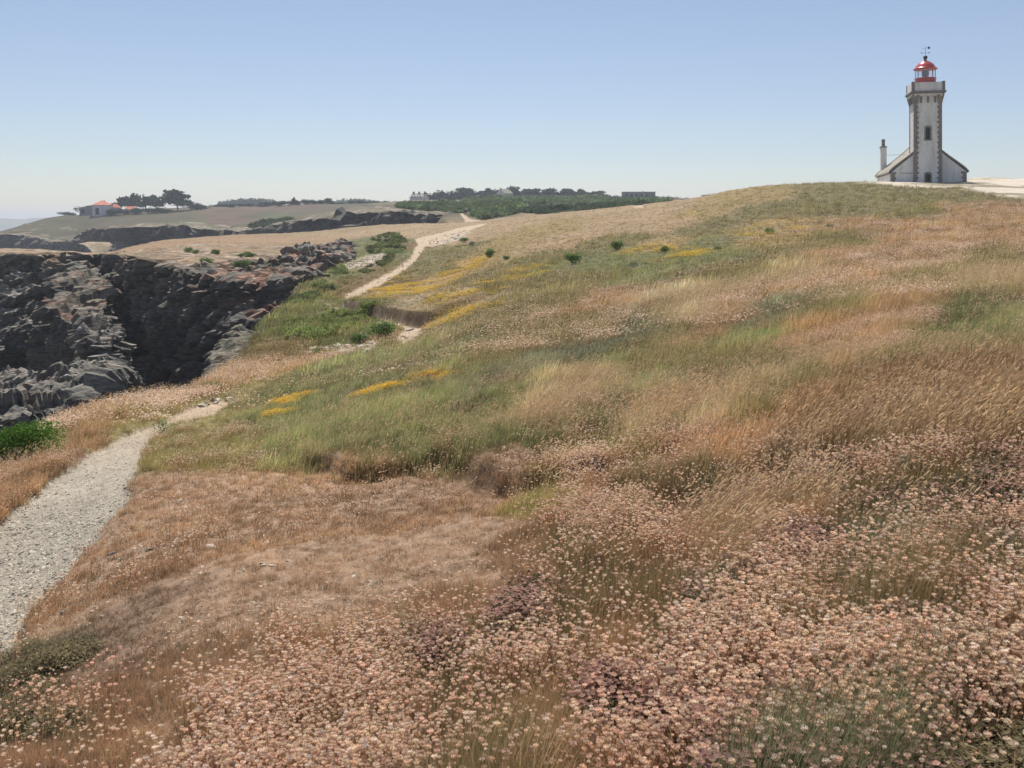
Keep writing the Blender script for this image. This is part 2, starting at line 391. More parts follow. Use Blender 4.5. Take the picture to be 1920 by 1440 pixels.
for u, Y, k in [(400, 90, 'heath'), (300, 100, 'heath'), (550, 100, 'heath'), (620, 140, 'heath'), (450, 150, 'heath'), (150, 105, 'heath'), (0, 105, 'heath'), (-300, 105, 'heath'), (700, 170, 'brownfar'), (780, 190, 'brownfar'), (860, 175, 'brownfar'), (850, 140, 'brownfar'), (760, 140, 'brownfar'), (690, 130, 'gslope'), (740, 115, 'gbrown'),
                (60, 400, 'farolive'), (150, 395, 'farolive'), (200, 340, 'farred'), (250, 330, 'farolive'), (330, 370, 'farolive'), (430, 350, 'farred'), (440, 420, 'farred'), (360, 310, 'fargreen'), (500, 320, 'fargreen'), (520, 380, 'fargreen'), (600, 350, 'farred'), (560, 440, 'farred'), (660, 300, 'farolive'), (650, 420, 'farolive'), (760, 440, 'farpale'), (740, 290, 'farred'), (830, 420, 'farpale'), (200, 430, 'farolive'), (850, 270, 'farolive'),
                (950, 240, 'farpale'), (1000, 300, 'farolive'), (1100, 360, 'farpale'), (1180, 300, 'farolive'), (1260, 340, 'farpale'), (1330, 400, 'farred'), (1500, 250, 'olive'), (1800, 200, 'olive')]:
    _zxy = np.concatenate([_zxy, XY(u, Y)[None]]); _zi.append(ZN.index(k))
_zi = np.array(_zi); _zw = _warp(_zxy[:, 0], _zxy[:, 1]).astype(np.float32)

def zones(x, y):
    r = np.hypot(x, y); k = np.minimum(1, (r / 9) ** 1.6)
    jx = (fbm2(x, y, 1.1, 4, 11) * 1.1 + fbm2(x, y, 7, 3, 12) * 3.2 * sstep(4, 30, r)) * k
    jy = (fbm2(x, y, 1.1, 4, 13) * 1.1 + fbm2(x, y, 7, 3, 14) * 3.2 * sstep(4, 30, r)) * k
    w = _warp(x + jx, y + jy).astype(np.float32); out = np.empty((len(x), ZP.shape[1]))
    for i in range(0, len(x), 40000):
        q = w[i:i + 40000]
        d2 = (q[:, :1] - _zw[None, :, 0]) ** 2 + (q[:, 1:] - _zw[None, :, 1]) ** 2 + 1e-6
        ww = d2 ** -2.6; ww /= ww.sum(1, keepdims=True)
        out[i:i + 40000] = ww @ ZP[_zi]
    return out

def relief(x, y):
    """height above S, and masks"""
    r = np.hypot(x, y); m = {}
    z = fbm2(x, y, 1.1, 3, 3) * .05 * sstep(2, 6, r) * (1 - .6 * sstep(60, 200, r)) + fbm2(x, y, 4.5, 3, 4) * .14 * sstep(4, 14, r) + fbm2(x, y, 26, 3, 5) * .7 * sstep(180, 300, r)
    z += fbm2(x, y, .28, 3, 6) * .018
    path = np.full(len(x), -9.0)
    near = r < 160
    for p in PATHS: path[near] = np.maximum(path[near], poly_sd(x[near], y[near], p))
    fm = r > 150
    path[fm] = np.maximum(path[fm], poly_sd(x[fm], y[fm], PATHFAR))
    pe = path + fbm2(x, y, .5, 3, 21) * .10 * np.minimum(1, r / 8) + fbm2(x, y, .09, 2, 27) * .03
    pm = sstep(-.03, .05, pe) if True else None
    m['path'] = pm
    z = z * (1 - .75 * pm) - .10 * sstep(-.06, .08, pe) * sstep(1, 5, r)
    # cut bank
    bi = poly_sd(x, y, BANK); bd, _ = line_d(x, y, BLINE)
    bk = sstep(-.3, .12, bi + .22 * fbm2(x, y, .5, 3, 36)) * np.exp(-np.maximum(bd, 0) / 5.0); z += .5 * bk * (1 + .3 * fbm2(x, y, .7, 3, 35))
    m['bank'] = sstep(.45, .2, np.abs(bi + .05)) * sstep(.8, .4, bd)
    # tussocky lip above the short turf
    td, ts = line_d(x, y, TLINE); td2 = td + fbm2(x, y, .5, 2, 31) * .12
    up = (ts > 0)
    z += np.where(up, .19 * np.exp(-td2 / 1.1) * sstep(0, .12, td2), 0) - .06 * np.exp(-(td / .22) ** 2)
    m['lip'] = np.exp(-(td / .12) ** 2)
    tus = poly_sd(x, y, TUSS); tm = sstep(-1, 1, tus)
    z += tm * (np.abs(fbm2(x * 1.0 + y * .5, y * 1.0 - x * .3, .9, 3, 33)) * -.42 + .07)
    sd_ = poly_sd(x, y, SAND); sm = sstep(-1.2, .8, sd_ + fbm2(x, y, 5, 3, 41) * 2.2); m['sand'] = sm
    z += sm * fbm2(x, y, 9, 3, 42) * .35 * sstep(6, 12, np.hypot(x - LHX, y - LHY))
    for u_, Y_, hgt, w_ in ((1862, 117, .62, 3.2), (1790, 119, .25, 3), (1925, 112, .45, 2.2), (1990, 116, .5, 4)):
        px_, py_ = XY(u_, Y_); z += hgt * np.exp(-((x - px_) / w_) ** 2 - ((y - py_) / 3.0) ** 2)
    b = np.maximum(poly_sd(x, y, BAREROCK), np.maximum(poly_sd(x, y, BARE2), poly_sd(x, y, BARE3)))
    m['bare'] = sstep(-.5, .3, b + fbm2(x, y, 1.5, 3, 43) * .9)
    # chasms
    n1 = fbm2(x, y, 5, 4, 51) * 1.6; n1b = fbm2(x, y, 1.2, 3, 53)
    s1 = poly_sd(x, y, V1) + n1 * .35 + n1b * .25; c1 = sstep(0, 6.5, s1); z -= 17 * c1
    s2 = poly_sd(x, y, V2) + fbm2(x, y, 14, 4, 52) * 5; c2 = sstep(0, 9, s2); z -= 15 * c2
    s3 = poly_sd(x, y, V3) + fbm2(x, y, 20, 3, 54) * 5; c3 = sstep(0, 30, s3); z -= 45 * c3
    m['void'] = np.maximum(np.maximum(sstep(.2, .9, s1), sstep(1, 4, s2)), sstep(15, 25, s3))
    m['carved'] = np.maximum(np.maximum(sstep(-.5, .2, s1), sstep(-1, 2, s2)), 0)
    m['edge'] = (s1 > -1.2) & (s1 < 0)
    return z, m
TUSS = pxpoly([(560, 855), (600, 800), (760, 700), (960, 680), (1180, 700), (1290, 770), (1210, 850), (1060, 900), (960, 905), (880, 870), (740, 870), (640, 880)])
_lh = P(1735, 342, 115); LHX, LHY = _lh[0], _lh[1]

def land(x, y):
    x = np.atleast_1d(np.asarray(x, float)); y = np.atleast_1d(np.asarray(y, float))
    z, m = relief(x, y); return S(x, y) + z, m
def ground_z(x, y):
    return float(land([x], [y])[0][0])

# ------------------------------------------------------------------ the ground sheet
az = np.concatenate([np.linspace(-math.pi, -.80, 26)[:-1], np.linspace(-.80, -.56, 50)[:-1], np.linspace(-.56, .56, 800), np.linspace(.56, .80, 50)[1:], np.linspace(.80, math.pi, 26)[1:]])
rr = np.concatenate([[.02], np.exp(np.linspace(math.log(.35), math.log(1.9), 14))[:-1], np.exp(np.linspace(math.log(1.9), math.log(620), 900)), [680, 760, 880, 1100]])
NA, NR = len(az), len(rr)
GX = np.sin(az)[None] * rr[:, None]; GY = np.cos(az)[None] * rr[:, None]
gx, gy = GX.ravel(), GY.ravel()
_z, GM = relief(gx, gy)
gz = S(gx, gy) + _z
fade = sstep(520, 1000, np.hypot(gx, gy)); gz = gz * (1 - fade) - 60 * fade
GZ = gz.reshape(NR, NA)
GZN = zones(gx, gy)

def ground_colour():
    c = GZN[:, :3].copy()
    n = fbm2(gx, gy, 2.1, 4, 61)[:, None]; c *= 1 + .22 * n
    far = sstep(120, 240, np.hypot(gx, gy))[:, None]
    c *= 1 + far * .35 * fbm2(gx, gy, 11, 4, 62)[:, None]
    def put(mask, col, s=1.0):
        nonlocal c
        k = np.clip(mask * s, 0, 1)[:, None]; c = c * (1 - k) + lin(col) * k
    put(GM['carved'], (96, 84, 58), .9)
    # rocky walls of the chasms, scree colour broken up in cells
    rk = lin((104, 102, 98)) * (1 + .5 * fbm(np.stack([gx, gy, gz], 1) / 1.4, 4, 66))[:, None]
    k = GM['void'][:, None]; c = c * (1 - k) + rk * k
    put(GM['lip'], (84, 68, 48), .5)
    put(GM['bare'] * sstep(-.5, .1, fbm2(gx, gy, .8, 3, 63)), (180, 166, 148))
    put(GM['sand'] * (1 - .75 * sstep(.1, .3, fbm2(gx * .5, gy, 3.5, 3, 67))), (196, 184, 166))
    near = sstep(24, 10, np.hypot(gx, gy))
    pc = lin((178, 158, 134)) * (1 - near)[:, None] + lin((166, 157, 141)) * near[:, None]
    pc = pc * (1 + .12 * fbm2(gx, gy, .6, 4, 64)[:, None])
    k = GM['path'][:, None]; c = c * (1 - k) + pc * k
    k = (GM['bank'] * np.clip(.8 + .5 * fbm2(gx, gy, .35, 3, 65), 0, 1))[:, None]; c = c * (1 - k) + lin((84, 68, 50)) * k
    # pale stones and grey soil patches showing through the short turf
    return np.clip(c, 0.01, .85)
gc = ground_colour()
i0 = np.arange(NR - 1)[:, None] * NA + np.arange(NA - 1)[None]
quads = np.stack([i0, i0 + 1, i0 + 1 + NA, i0 + NA], -1).reshape(-1, 4)[:, ::-1]
wrap = np.stack([np.arange(NR - 1) * NA + NA - 1, np.arange(NR - 1) * NA, (np.arange(NR - 1) + 1) * NA, (np.arange(NR - 1) + 1) * NA + NA - 1], -1)[:, ::-1]
gme = mesh_np('ground', np.stack([gx, gy, gz], 1), [quads], M_ground, {'col': gc}, smooth=True)
ground = tag(link('ground', gme), kind='structure')

# sea and the far coast
m_sea = mat('sea_water', lin((60, 96, 120)), .25, .5)
L(m_sea, bump(m_sea, noise(m_sea, .25, 5, .6, objco(m_sea)), .4, .5), bsdf(m_sea).inputs['Normal'])
sv = [(-14000, -3000, -34), (14000, -3000, -34), (14000, 20000, -34), (-14000, 20000, -34)]
tag(link('sea', mesh_np('sea', sv, np.array([[0, 1, 2, 3]]), m_sea)), kind='structure')
def ridge(name, pts, depth, m):
    V = []; 
    for u, v, Y in pts:
        p = P(u, v, Y); V += [(p[0], p[1] - depth * .5, -36), (p[0], p[1], p[2]), (p[0], p[1] + depth, -36)]
    V = np.array(V); Fq = []
    for i in range(len(pts) - 1):
        for k in (0, 1): Fq.append([3 * i + k, 3 * i + 3 + k, 3 * i + 4 + k, 3 * i + 1 + k])
    return tag(link(name, mesh_np(name, V, np.array(Fq), m, smooth=True)), kind='structure')
m_coast = noisy('coast_scrub', lin((92, 100, 78)), .3, .01, bstr=0)
_cp = [(-900 + i * 12, 412 + 1.2 * math.sin(i * .9) - 1.5 * (i % 7 == 3) - max(0, (i - 60)) * .12, 2600) for i in range(92)]
ridge('distant_coast', _cp, 500, m_coast)
# ------------------------------------------------------------------ plants that cover the ground
def leafy(name, tint='INSTANCER', trans=.35, var=.25, attr='tint', mul=None):
    """thin vegetation: diffuse plus light coming through"""
    m = mat(name); nt = m.node_tree; b = bsdf(m)
    a = N(m, 'ShaderNodeAttribute', attribute_type=tint, attribute_name=attr).outputs['Color']
    c = a
    if mul:
        v = N(m, 'ShaderNodeAttribute', attribute_type='GEOMETRY', attribute_name=mul).outputs['Color']
        c = mixc(m, 1.0, a, v, 'MULTIPLY')
    d = N(m, 'ShaderNodeBsdfDiffuse', Roughness=.6); t = N(m, 'ShaderNodeBsdfTranslucent')
    L(m, c, d.inputs[0]); L(m, c, t.inputs[0])
    x = N(m, 'ShaderNodeMixShader'); x.inputs[0].default_value = trans
    L(m, d.outputs[0], x.inputs[1]); L(m, t.outputs[0], x.inputs[2])
    out = nt.nodes['Material Output']; nt.nodes.remove(b); L(m, x.outputs[0], out.inputs[0])
    return m
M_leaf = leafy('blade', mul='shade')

class Geo:
    """collects triangles/quads with a per-vertex colour factor"""
    def __init__(s): s.V = []; s.F = []; s.c = []
    def quad(s, pts, col):
        n = len(s.V); s.V += [tuple(p) for p in pts]; s.c += [col if not isinstance(col, list) else None] * len(pts)
        if isinstance(col, list): s.c[-len(pts):] = col
        s.F.append(tuple(range(n, n + len(pts))))
    def blade(s, base, d, h, w, bend, col0, col1, segs=3, face=None):
        base = np.array(base, float); d = np.array(d, float); n = len(s.V)
        a = random.uniform(0, math.pi) if face is None else face; sx = np.array([math.cos(a), math.sin(a), 0]) * w / 2
        up = np.array([0, 0, 1.0])
        for k in range(segs + 1):
            t = k / segs; p = base + up * h * (t - .25 * abs(bend) * t * t) + d * bend * h * t * t
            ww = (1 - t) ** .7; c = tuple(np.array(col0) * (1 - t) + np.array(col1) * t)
            if k < segs: s.V += [tuple(p - sx * ww), tuple(p + sx * ww)]; s.c += [c, c]
            else: s.V.append(tuple(p)); s.c.append(c)
        for k in range(segs - 1):
            j = n + 2 * k; s.F.append((j, j + 1, j + 3, j + 2))
        j = n + 2 * (segs - 1); s.F.append((j, j + 1, j + 2)); return p
    def mesh(s, name, m, smooth=False):
        f3 = np.array([f for f in s.F if len(f) == 3]); f4 = np.array([f for f in s.F if len(f) == 4])
        return mesh_np(name, np.array(s.V), [f for f in (f4, f3) if len(f)], m, {'shade': np.array(s.c)}, smooth)

WIND = np.array([.80, -.25, 0])    # everything leans a little to the right
def tuft(n, h, w, spread, lean=.45, seed=0, stalks=0, dry=0):
    g = Geo(); random.seed(seed)
    for _ in range(n):
        a = random.uniform(0, 6.28); r = spread * math.sqrt(random.random())
        d = np.array([math.cos(a), math.sin(a), 0]) * random.uniform(.3, 1) + WIND * lean
        hh = h * random.uniform(.5, 1.1); k = random.uniform(.75, 1.2)
        c1 = (k * 1.1, k * 1.05, k) if random.random() < .7 else (k * 1.35, k * 1.25, k * 1.1)
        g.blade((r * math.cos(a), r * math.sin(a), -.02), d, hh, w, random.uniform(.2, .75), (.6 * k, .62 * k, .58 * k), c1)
    for _ in range(stalks):
        a = random.uniform(0, 6.28); r = spread * random.random()
        b = np.array([r * math.cos(a), r * math.sin(a), 0]); hh = h * random.uniform(1.25, 1.7); d = WIND * random.uniform(.5, 1.1) + np.array([random.uniform(-.3, .3), random.uniform(-.3, .3), 0])
        g.blade(b, d, hh, w * .6, .35, (.9, .85, .8), (1.3, 1.2, 1.1), 4)
    return g
def stalkclump(n, h, spread, seed, wide=.009):
    """seed-heads of bent-over grass: pale spikes on thin stems"""
    g = Geo(); random.seed(seed)
    for _ in range(n):
        a = random.uniform(0, 6.28); r = spread * math.sqrt(random.random())
        b = np.array([r * math.cos(a), r * math.sin(a), 0]); hh = h * random.uniform(.65, 1.1)
        d = WIND * random.uniform(.2, .9) + np.array([random.uniform(-.35, .35), random.uniform(-.35, .35), 0])
        f = random.uniform(0, 3.14)
        tip = g.blade(b, d, hh, .0022, .45, (.62, .55, .45), (.9, .8, .65), 3, face=f)
        n0 = d / (np.linalg.norm(d) + 1e-9); q = tip + (n0 * .55 + np.array([0, 0, random.uniform(-.1, .8)])) * .05
        for ff in (0, 1.57):
            s = np.array([math.cos(f + ff), math.sin(f + ff), 0]) * wide / 2 if ff == 0 else np.array([0, 0, wide / 2])
            k = random.uniform(.9, 1.15); g.quad([tip - (n0 * .4 + np.array([0, 0, .6])) * .025, (tip + q) / 2 - s, q, (tip + q) / 2 + s], (k, k * .97, k * .9))
    return g
def head(g, c, r, k, lod):
    """dried thrift head: papery bracts round a brown cup"""
    c = np.array(c)
    pink = np.array([1.06, .885, .75]) * k; brown = np.array([.74, .54, .41]) * k; white = np.array([1.12, 1.02, .96]) * k
    if lod == 0:
        n = 19
        for i in range(n):
            t = math.sqrt((i + .6) / n) * 1.65; a = i * 2.4 + random.uniform(-.2, .2)
            d = np.array([math.sin(t) * math.cos(a), math.sin(t) * math.sin(a), math.cos(t) * .8])
            s = np.cross(d, (0, 0, 1.0)); s = s / (np.linalg.norm(s) + 1e-6) * r * .36; f = np.array([d[0], d[1], .9]) * .5
            m_ = c + d * r * .75; tip = m_ + (f + np.array([0, 0, .12])) * r * random.uniform(.35, .75); lo_ = m_ - f * r * .55
            top = white if random.random() < .35 else pink; side = pink * (1 - .18 * t / 1.6)
            g.quad([lo_, m_ - s, tip, m_ + s], [tuple(brown if t > 1.1 else side), tuple(side), tuple(top), tuple(side)])
        for i in range(4):
            a = i * 1.57; d = np.array([math.cos(a), math.sin(a), 0]) * r * .6; e = np.array([-d[1], d[0], 0]) * .9
            g.quad([c - (0, 0, r * .7), c + d - e, c + d + e], tuple(brown))
    elif lod == 1:
        for i in range(5):
            a = i * 1.257 + random.random(); d = np.array([math.cos(a), math.sin(a), .55]); s = np.array([-d[1], d[0], 0]) * r * .5
            g.quad([c - (0, 0, r * .3), c + d * r * .55 - s, c + d * r * 1.0, c + d * r * .55 + s], [tuple(brown), tuple(pink), tuple(white if i % 2 else pink), tuple(pink)])
    else:
        [g.quad([c + (-r * .8 * q_, 0, -r * .2), c + (0, -r * .6, r * .1), c + (r * .8 * q_, 0, r * .2), c + (0, r * .6, r * .5)], tuple(white if q_ > 0 else pink)) for q_ in (1, -1)]
def thrift(n, h, spread, seed, lod, hr=.0072):
    g = Geo(); random.seed(seed)
    for _ in range(n):
        a = random.uniform(0, 6.28); r = spread * math.sqrt(random.random())
        b = np.array([r * math.cos(a), r * math.sin(a), 0]); hh = h * random.uniform(.4, 1.12)
        d = np.array([math.cos(a), math.sin(a), 0]) * .5 + WIND * .35 + np.array([random.uniform(-.4, .4), random.uniform(-.4, .4), 0])
        top = g.blade(b, d, hh, .0028 if lod == 0 else .004, random.uniform(.1, .35), (.50, .30, .18), (.72, .46, .30), 3 if lod == 0 else 2)
        head(g, top, hr * random.uniform(.5, 1.35), random.uniform(.78, 1.1), lod)
    for _ in range(int(n * (1.6 if lod == 0 else .8))):      # narrow leaves at the foot
        a = random.uniform(0, 6.28); r = spread * random.random()
        g.blade((r * math.cos(a), r * math.sin(a), 0), (math.cos(a), math.sin(a), 0), h * random.uniform(.25, .5), .003, .5, (.22, .24, .17), (.34, .35, .22), 2)
    return g
def flowers(n, h, spread, size, seed, cup, leaf=(.30, .32, .18)):
    g = Geo(); random.seed(seed)
    for _ in range(n):
        a = random.uniform(0, 6.28); r = spread * math.sqrt(random.random()); b = np.array([r * math.cos(a), r * math.sin(a), 0]); hh = h * random.uniform(.6, 1.1)
        top = g.blade(b, (math.cos(a), math.sin(a), 0), hh, .004, .2, leaf, leaf, 2); k = random.uniform(.8, 1.15); s = size * random.uniform(.7, 1.2)
        for i in range(4):
            t = i * 1.57 + a; d = np.array([math.cos(t), math.sin(t), .45]) * s; e = np.array([-math.sin(t), math.cos(t), .1]) * s * .6
            g.quad([top, top + d * .6 - e, top + d, top + d * .6 + e], tuple(np.array(cup) * k))
        for j in range(2):
            t = random.uniform(0, 6.28); g.blade(b, (math.cos(t), math.sin(t), 0), hh * .7, .01, .8, leaf, tuple(np.array(leaf) * 1.3), 2)
    return g
def shrublet(n, h, spread, seed, leaf, flower=None, fn=0):
    """low mat of tiny leaves on wiry stems, some with a small flower head"""
    g = Geo(); random.seed(seed)
    for _ in range(n):
        a = random.uniform(0, 6.28); r = spread * math.sqrt(random.random()); hh = h * random.uniform(.4, 1) * (1 - .5 * (r / spread) ** 2)
        p = np.array([r * math.cos(a), r * math.sin(a), hh]); s = random.uniform(.006, .014)
        d = np.array([random.gauss(0, 1), random.gauss(0, 1), random.gauss(0, .7)]); d /= np.linalg.norm(d); e = np.cross(d, (0.3, .2, 1)); e /= np.linalg.norm(e)
        k = random.uniform(.6, 1.25); g.quad([p - d * s, p - e * s * .4, p + d * s, p + e * s * .4], tuple(np.array(leaf) * k))
    for _ in range(fn):
        a = random.uniform(0, 6.28); r = spread * math.sqrt(random.random()); p = np.array([r * math.cos(a), r * math.sin(a), h * random.uniform(.7, 1.1)]); s = random.uniform(.006, .010); k = random.uniform(.7, 1.2)
        for i in range(4):
            t = i * 1.57; d = np.array([math.cos(t), math.sin(t), .6]) * s; e = np.array([-math.sin(t), math.cos(t), 0]) * s * .6; g.quad([p, p + d * .6 - e, p + d, p + d * .6 + e], tuple(np.array(flower) * k))
    return g
def pebble(seed, m):
    random.seed(seed); bm = bmesh.new(); bmesh.ops.create_icosphere(bm, subdivisions=1, radius=1)
    for v in bm.verts: v.co *= random.uniform(.7, 1.15); v.co.z *= .5; v.co.x *= 1.2
    me = bpy.data.meshes.new('pebble'); bm.to_mesh(me); bm.free(); me.materials.append(m); return me

# ---- instancing of stuff on the ground
def scatter(name, protos, pos, rot, scl, idx, tint, label, cat):
    pc = bpy.data.collections.new(name + '_kinds')
    for i, me in enumerate(protos):
        o = bpy.data.objects.new('%s_kind_%02d' % (name, i), me); pc.objects.link(o)
    n = len(pos); me = bpy.data.meshes.new(name); me.vertices.add(n)
    me.vertices.foreach_set('co', np.ascontiguousarray(pos, np.float32).ravel())
    a = me.attributes.new('rot', 'FLOAT_VECTOR', 'POINT'); a.data.foreach_set('vector', np.ascontiguousarray(rot, np.float32).ravel())
    a = me.attributes.new('scl', 'FLOAT_VECTOR', 'POINT')
    s3 = scl if np.ndim(scl) == 2 else np.repeat(np.asarray(scl)[:, None], 3, 1); a.data.foreach_set('vector', np.ascontiguousarray(s3, np.float32).ravel())
    a = me.attributes.new('kidx', 'INT', 'POINT'); a.data.foreach_set('value', np.ascontiguousarray(idx, np.int32))
    a = me.attributes.new('tint', 'FLOAT_COLOR', 'POINT'); c4 = np.ones((n, 4), np.float32); c4[:, :3] = tint; a.data.foreach_set('color', c4.ravel())
    o = link(name, me); ng = bpy.data.node_groups.new(name, 'GeometryNodeTree')
    ng.interface.new_socket('Geometry', in_out='INPUT', socket_type='NodeSocketGeometry'); ng.interface.new_socket('Geometry', in_out='OUTPUT', socket_type='NodeSocketGeometry')
    gi = ng.nodes.new('NodeGroupInput'); go = ng.nodes.new('NodeGroupOutput'); ip = ng.nodes.new('GeometryNodeInstanceOnPoints')
    ci = ng.nodes.new('GeometryNodeCollectionInfo'); ci.inputs['Collection'].default_value = pc; ci.inputs['Separate Children'].default_value = True; ci.inputs['Reset Children'].default_value = True
    def attr(nm, t):
        q = ng.nodes.new('GeometryNodeInputNamedAttribute'); q.data_type = t; q.inputs[0].default_value = nm; return next(s for s in q.outputs if s.enabled and s.name == 'Attribute')
    lk = ng.links.new
    lk(gi.outputs[0], ip.inputs['Points']); lk(ci.outputs[0], ip.inputs['Instance']); ip.inputs['Pick Instance'].default_value = True
    lk(attr('kidx', 'INT'), ip.inputs['Instance Index']); lk(attr('scl', 'FLOAT_VECTOR'), ip.inputs['Scale'])
    er = ng.nodes.new('FunctionNodeEulerToRotation'); lk(attr('rot', 'FLOAT_VECTOR'), er.inputs[0]); lk(er.outputs[0], ip.inputs['Rotation'])
    lk(ip.outputs[0], go.inputs[0])
    md = o.modifiers.new('scatter', 'NODES'); md.node_group = ng
    return tag(o, label, cat, kind='stuff')

# ---- where plants can stand: cells of the ground sheet weighted by how large they are seen
_pu, _pv = pix(GX, GY, GZ)
_el = GZ / np.hypot(GX, GY); _vis = _el >= np.maximum.accumulate(_el, 0) - .012
_cu = (_pu[:-1, 1:] - _pu[:-1, :-1]); _cvh = np.abs(_pv[1:, :-1] - _pv[:-1, :-1])
CELLW = np.where((GY[:-1, :-1] > .5) & (_cu > 0), _cu * np.maximum(_cvh, .10 * _cu), 0)
CELLW *= (_pu[:-1, :-1] > -160) & (_pu[:-1, :-1] < 2080) & (_pv[:-1, :-1] < 1560) & _vis[:-1, :-1]
CELLR = np.hypot(GX[:-1, :-1], GY[:-1, :-1])
ZG = GZN.reshape(NR, NA, -1)[:-1, :-1]
BL = {k: GM[k].reshape(NR, NA)[:-1, :-1] for k in ('path', 'void', 'sand', 'bare', 'carved', 'bank')}
OPEN = (1 - BL['path']) * (1 - BL['void']) * (1 - BL['sand']) * (1 - .8 * BL['bare'])
NX, NY = None, None
def pick(n, w):
    w = (CELLW * w).ravel(); tot = w.sum(); p = np.cumsum(w / tot)
    k = np.searchsorted(p, rng.random(n)); k = np.minimum(k, len(w) - 1)
    r, c = k // (NA - 1), k % (NA - 1); a, b = rng.random(n), rng.random(n)
    def bil(A): return (A[r, c] * (1 - a) + A[r, c + 1] * a) * (1 - b) + (A[r + 1, c] * (1 - a) + A[r + 1, c + 1] * a) * b
    return np.stack([bil(GX), bil(GY), bil(GZ)], 1), ZG[r, c], CELLR[r, c]
def rots(n, tilt=.15):
    return np.stack([rng.normal(0, tilt, n), rng.normal(0, tilt, n), rng.uniform(-.9, .9, n)], 1)
def vary(c, amt=.18, n=None):
    k = 1 + rng.normal(0, amt, (len(c), 1)); return np.clip(c * k * (1 + rng.normal(0, .018, c.shape)), .005, .95)

gen = .97
# grass everywhere
protos = [tuft(44, .19, .0042, .10, .3, s).mesh('tuft', M_leaf) for s in range(5)] + [tuft(30, .25, .0042, .09, .7, s + 20, 4).mesh('tuft', M_leaf) for s in range(5)]
protos += [tuft(18, .23, .0105, .13, .55, s + 300, 4).mesh('tuft', M_leaf) for s in range(6)] + [tuft(11, .25, .026, .22, .6, s + 320, 3).mesh('tuft', M_leaf) for s in range(6)]
w = OPEN * ZG[..., 10] * (1 - .35 * sstep(60, 150, CELLR)) * (CELLR < 230)
NN = (34000, 40000, 42000); gs = [pick(NN[0], w * (CELLR < 7)), pick(NN[1], w * (CELLR >= 6.8) * (CELLR < 22)), pick(NN[2], w * (CELLR >= 21))]
gp, gzn, gr = (np.concatenate([g_[i] for g_ in gs]) for i in range(3)); NG = len(gp)
t = rng.random(NG)[:, None]; gt = vary(gzn[:, 3:6] * t + gzn[:, 6:9] * (1 - t), .27)
sx_, sy_ = gp[:, 0] * .9 + gp[:, 1] * .35, (gp[:, 1] - gp[:, 0] * .35) * 1.9       # swathes lie across the slope
patch = fbm2(sx_, sy_, 1.3, 3, 71) + .7 * fbm2(sx_, sy_, 4.6, 2, 72) + .4 * fbm2(gp[:, 0], gp[:, 1], .4, 2, 73)
gt *= (1 + .80 * patch)[:, None]
straw = sstep(.12, .5, fbm2(sx_, sy_, 2.6, 3, 74))[:, None] * .38 * sstep(.10, .2, gzn[:, 9])[:, None]; gt = gt * (1 - straw) + lin((206, 190, 150)) * straw
hsc = gzn[:, 9] / .27 * rng.uniform(.7, 1.3, NG) * np.clip(1 + .8 * patch, .4, 1.8)
wsc = np.maximum(hsc, .4) * (1 + .5 * sstep(30, 120, gr))
lo = gzn[:, 9] < .13
idx = np.concatenate([np.where(lo[:NN[0]], rng.integers(0, 5, NN[0]), rng.integers(0, 10, NN[0])), rng.integers(10, 16, NN[1]), rng.integers(16, 22, NN[2])])
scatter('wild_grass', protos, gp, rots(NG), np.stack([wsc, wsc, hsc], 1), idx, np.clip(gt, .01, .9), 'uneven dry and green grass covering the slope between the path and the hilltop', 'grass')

# dried thrift, full detail near the camera, simpler farther off
PK = lin((255, 240, 226))
def thrift_tint(n, z): return vary(np.tile(PK, (n, 1)), .13)
cxx, cyy = GX[:-1, :-1].ravel(), GY[:-1, :-1].ravel()
clump = (.05 + .95 * sstep(-.06, .34, fbm2(cxx, cyy, .62, 3, 81) + .45 * fbm2(cxx, cyy, .2, 2, 82) + .3 * fbm2(cxx, cyy, 2.5, 2, 83))).reshape(CELLR.shape)
w0 = OPEN * ZG[..., 11] ** 1.05 * clump
P0 = [thrift(13, .17, .10, s + 40, 0).mesh('thrift', M_leaf) for s in range(6)]
P1 = [thrift(13, .16, .12, s + 50, 1, .0085).mesh('thrift', M_leaf) for s in range(5)]
P2 = [thrift(7, .20, .22, s + 60, 2, .021).mesh('thrift', M_leaf) for s in range(4)]
n0, n1, n2 = 5600, 8500, 16000
a0 = pick(n0, w0 * (CELLR < 7.2)); a1 = pick(n1, w0 * (CELLR >= 7.0) * (CELLR < 20)); a2 = pick(n2, w0 * (CELLR >= 19) * (CELLR < 120))
tp = np.concatenate([a0[0], a1[0], a2[0]]); n = len(tp)
ti = np.concatenate([rng.integers(0, 6, n0), rng.integers(6, 11, n1), rng.integers(11, 15, n2)])
ts = rng.uniform(.75, 1.2, n); ts[n0 + n1:] *= 1.15
scatter('dried_thrift', P0 + P1 + P2, tp, rots(n, .1), ts, ti, thrift_tint(n, None), 'faded pinkish thrift heads on thin stems massed over the foreground slope', 'flowers')

# pale seed heads leaning with the wind
PS = [stalkclump(7, .38, .16, s + 80).mesh('stalks', M_leaf) for s in range(5)] + [stalkclump(9, .40, .3, s + 90, .014).mesh('stalks', M_leaf) for s in range(4)]
b0 = pick(7500, OPEN * ZG[..., 12] * (CELLR > 4) * (CELLR < 20)); b1 = pick(12000, OPEN * ZG[..., 12] * (CELLR >= 19) * (CELLR < 110))
sp = np.concatenate([b0[0], b1[0]]); n = len(sp)
scatter('grass_seed_heads', PS, sp, rots(n, .12), rng.uniform(.6, 1.1, n), np.concatenate([rng.integers(0, 5, len(b0[0])), rng.integers(5, 9, len(b1[0]))]), vary(np.tile(lin((226, 204, 172)), (n, 1)), .12), 'pale seed heads bending over the long grass of the slope', 'grass')

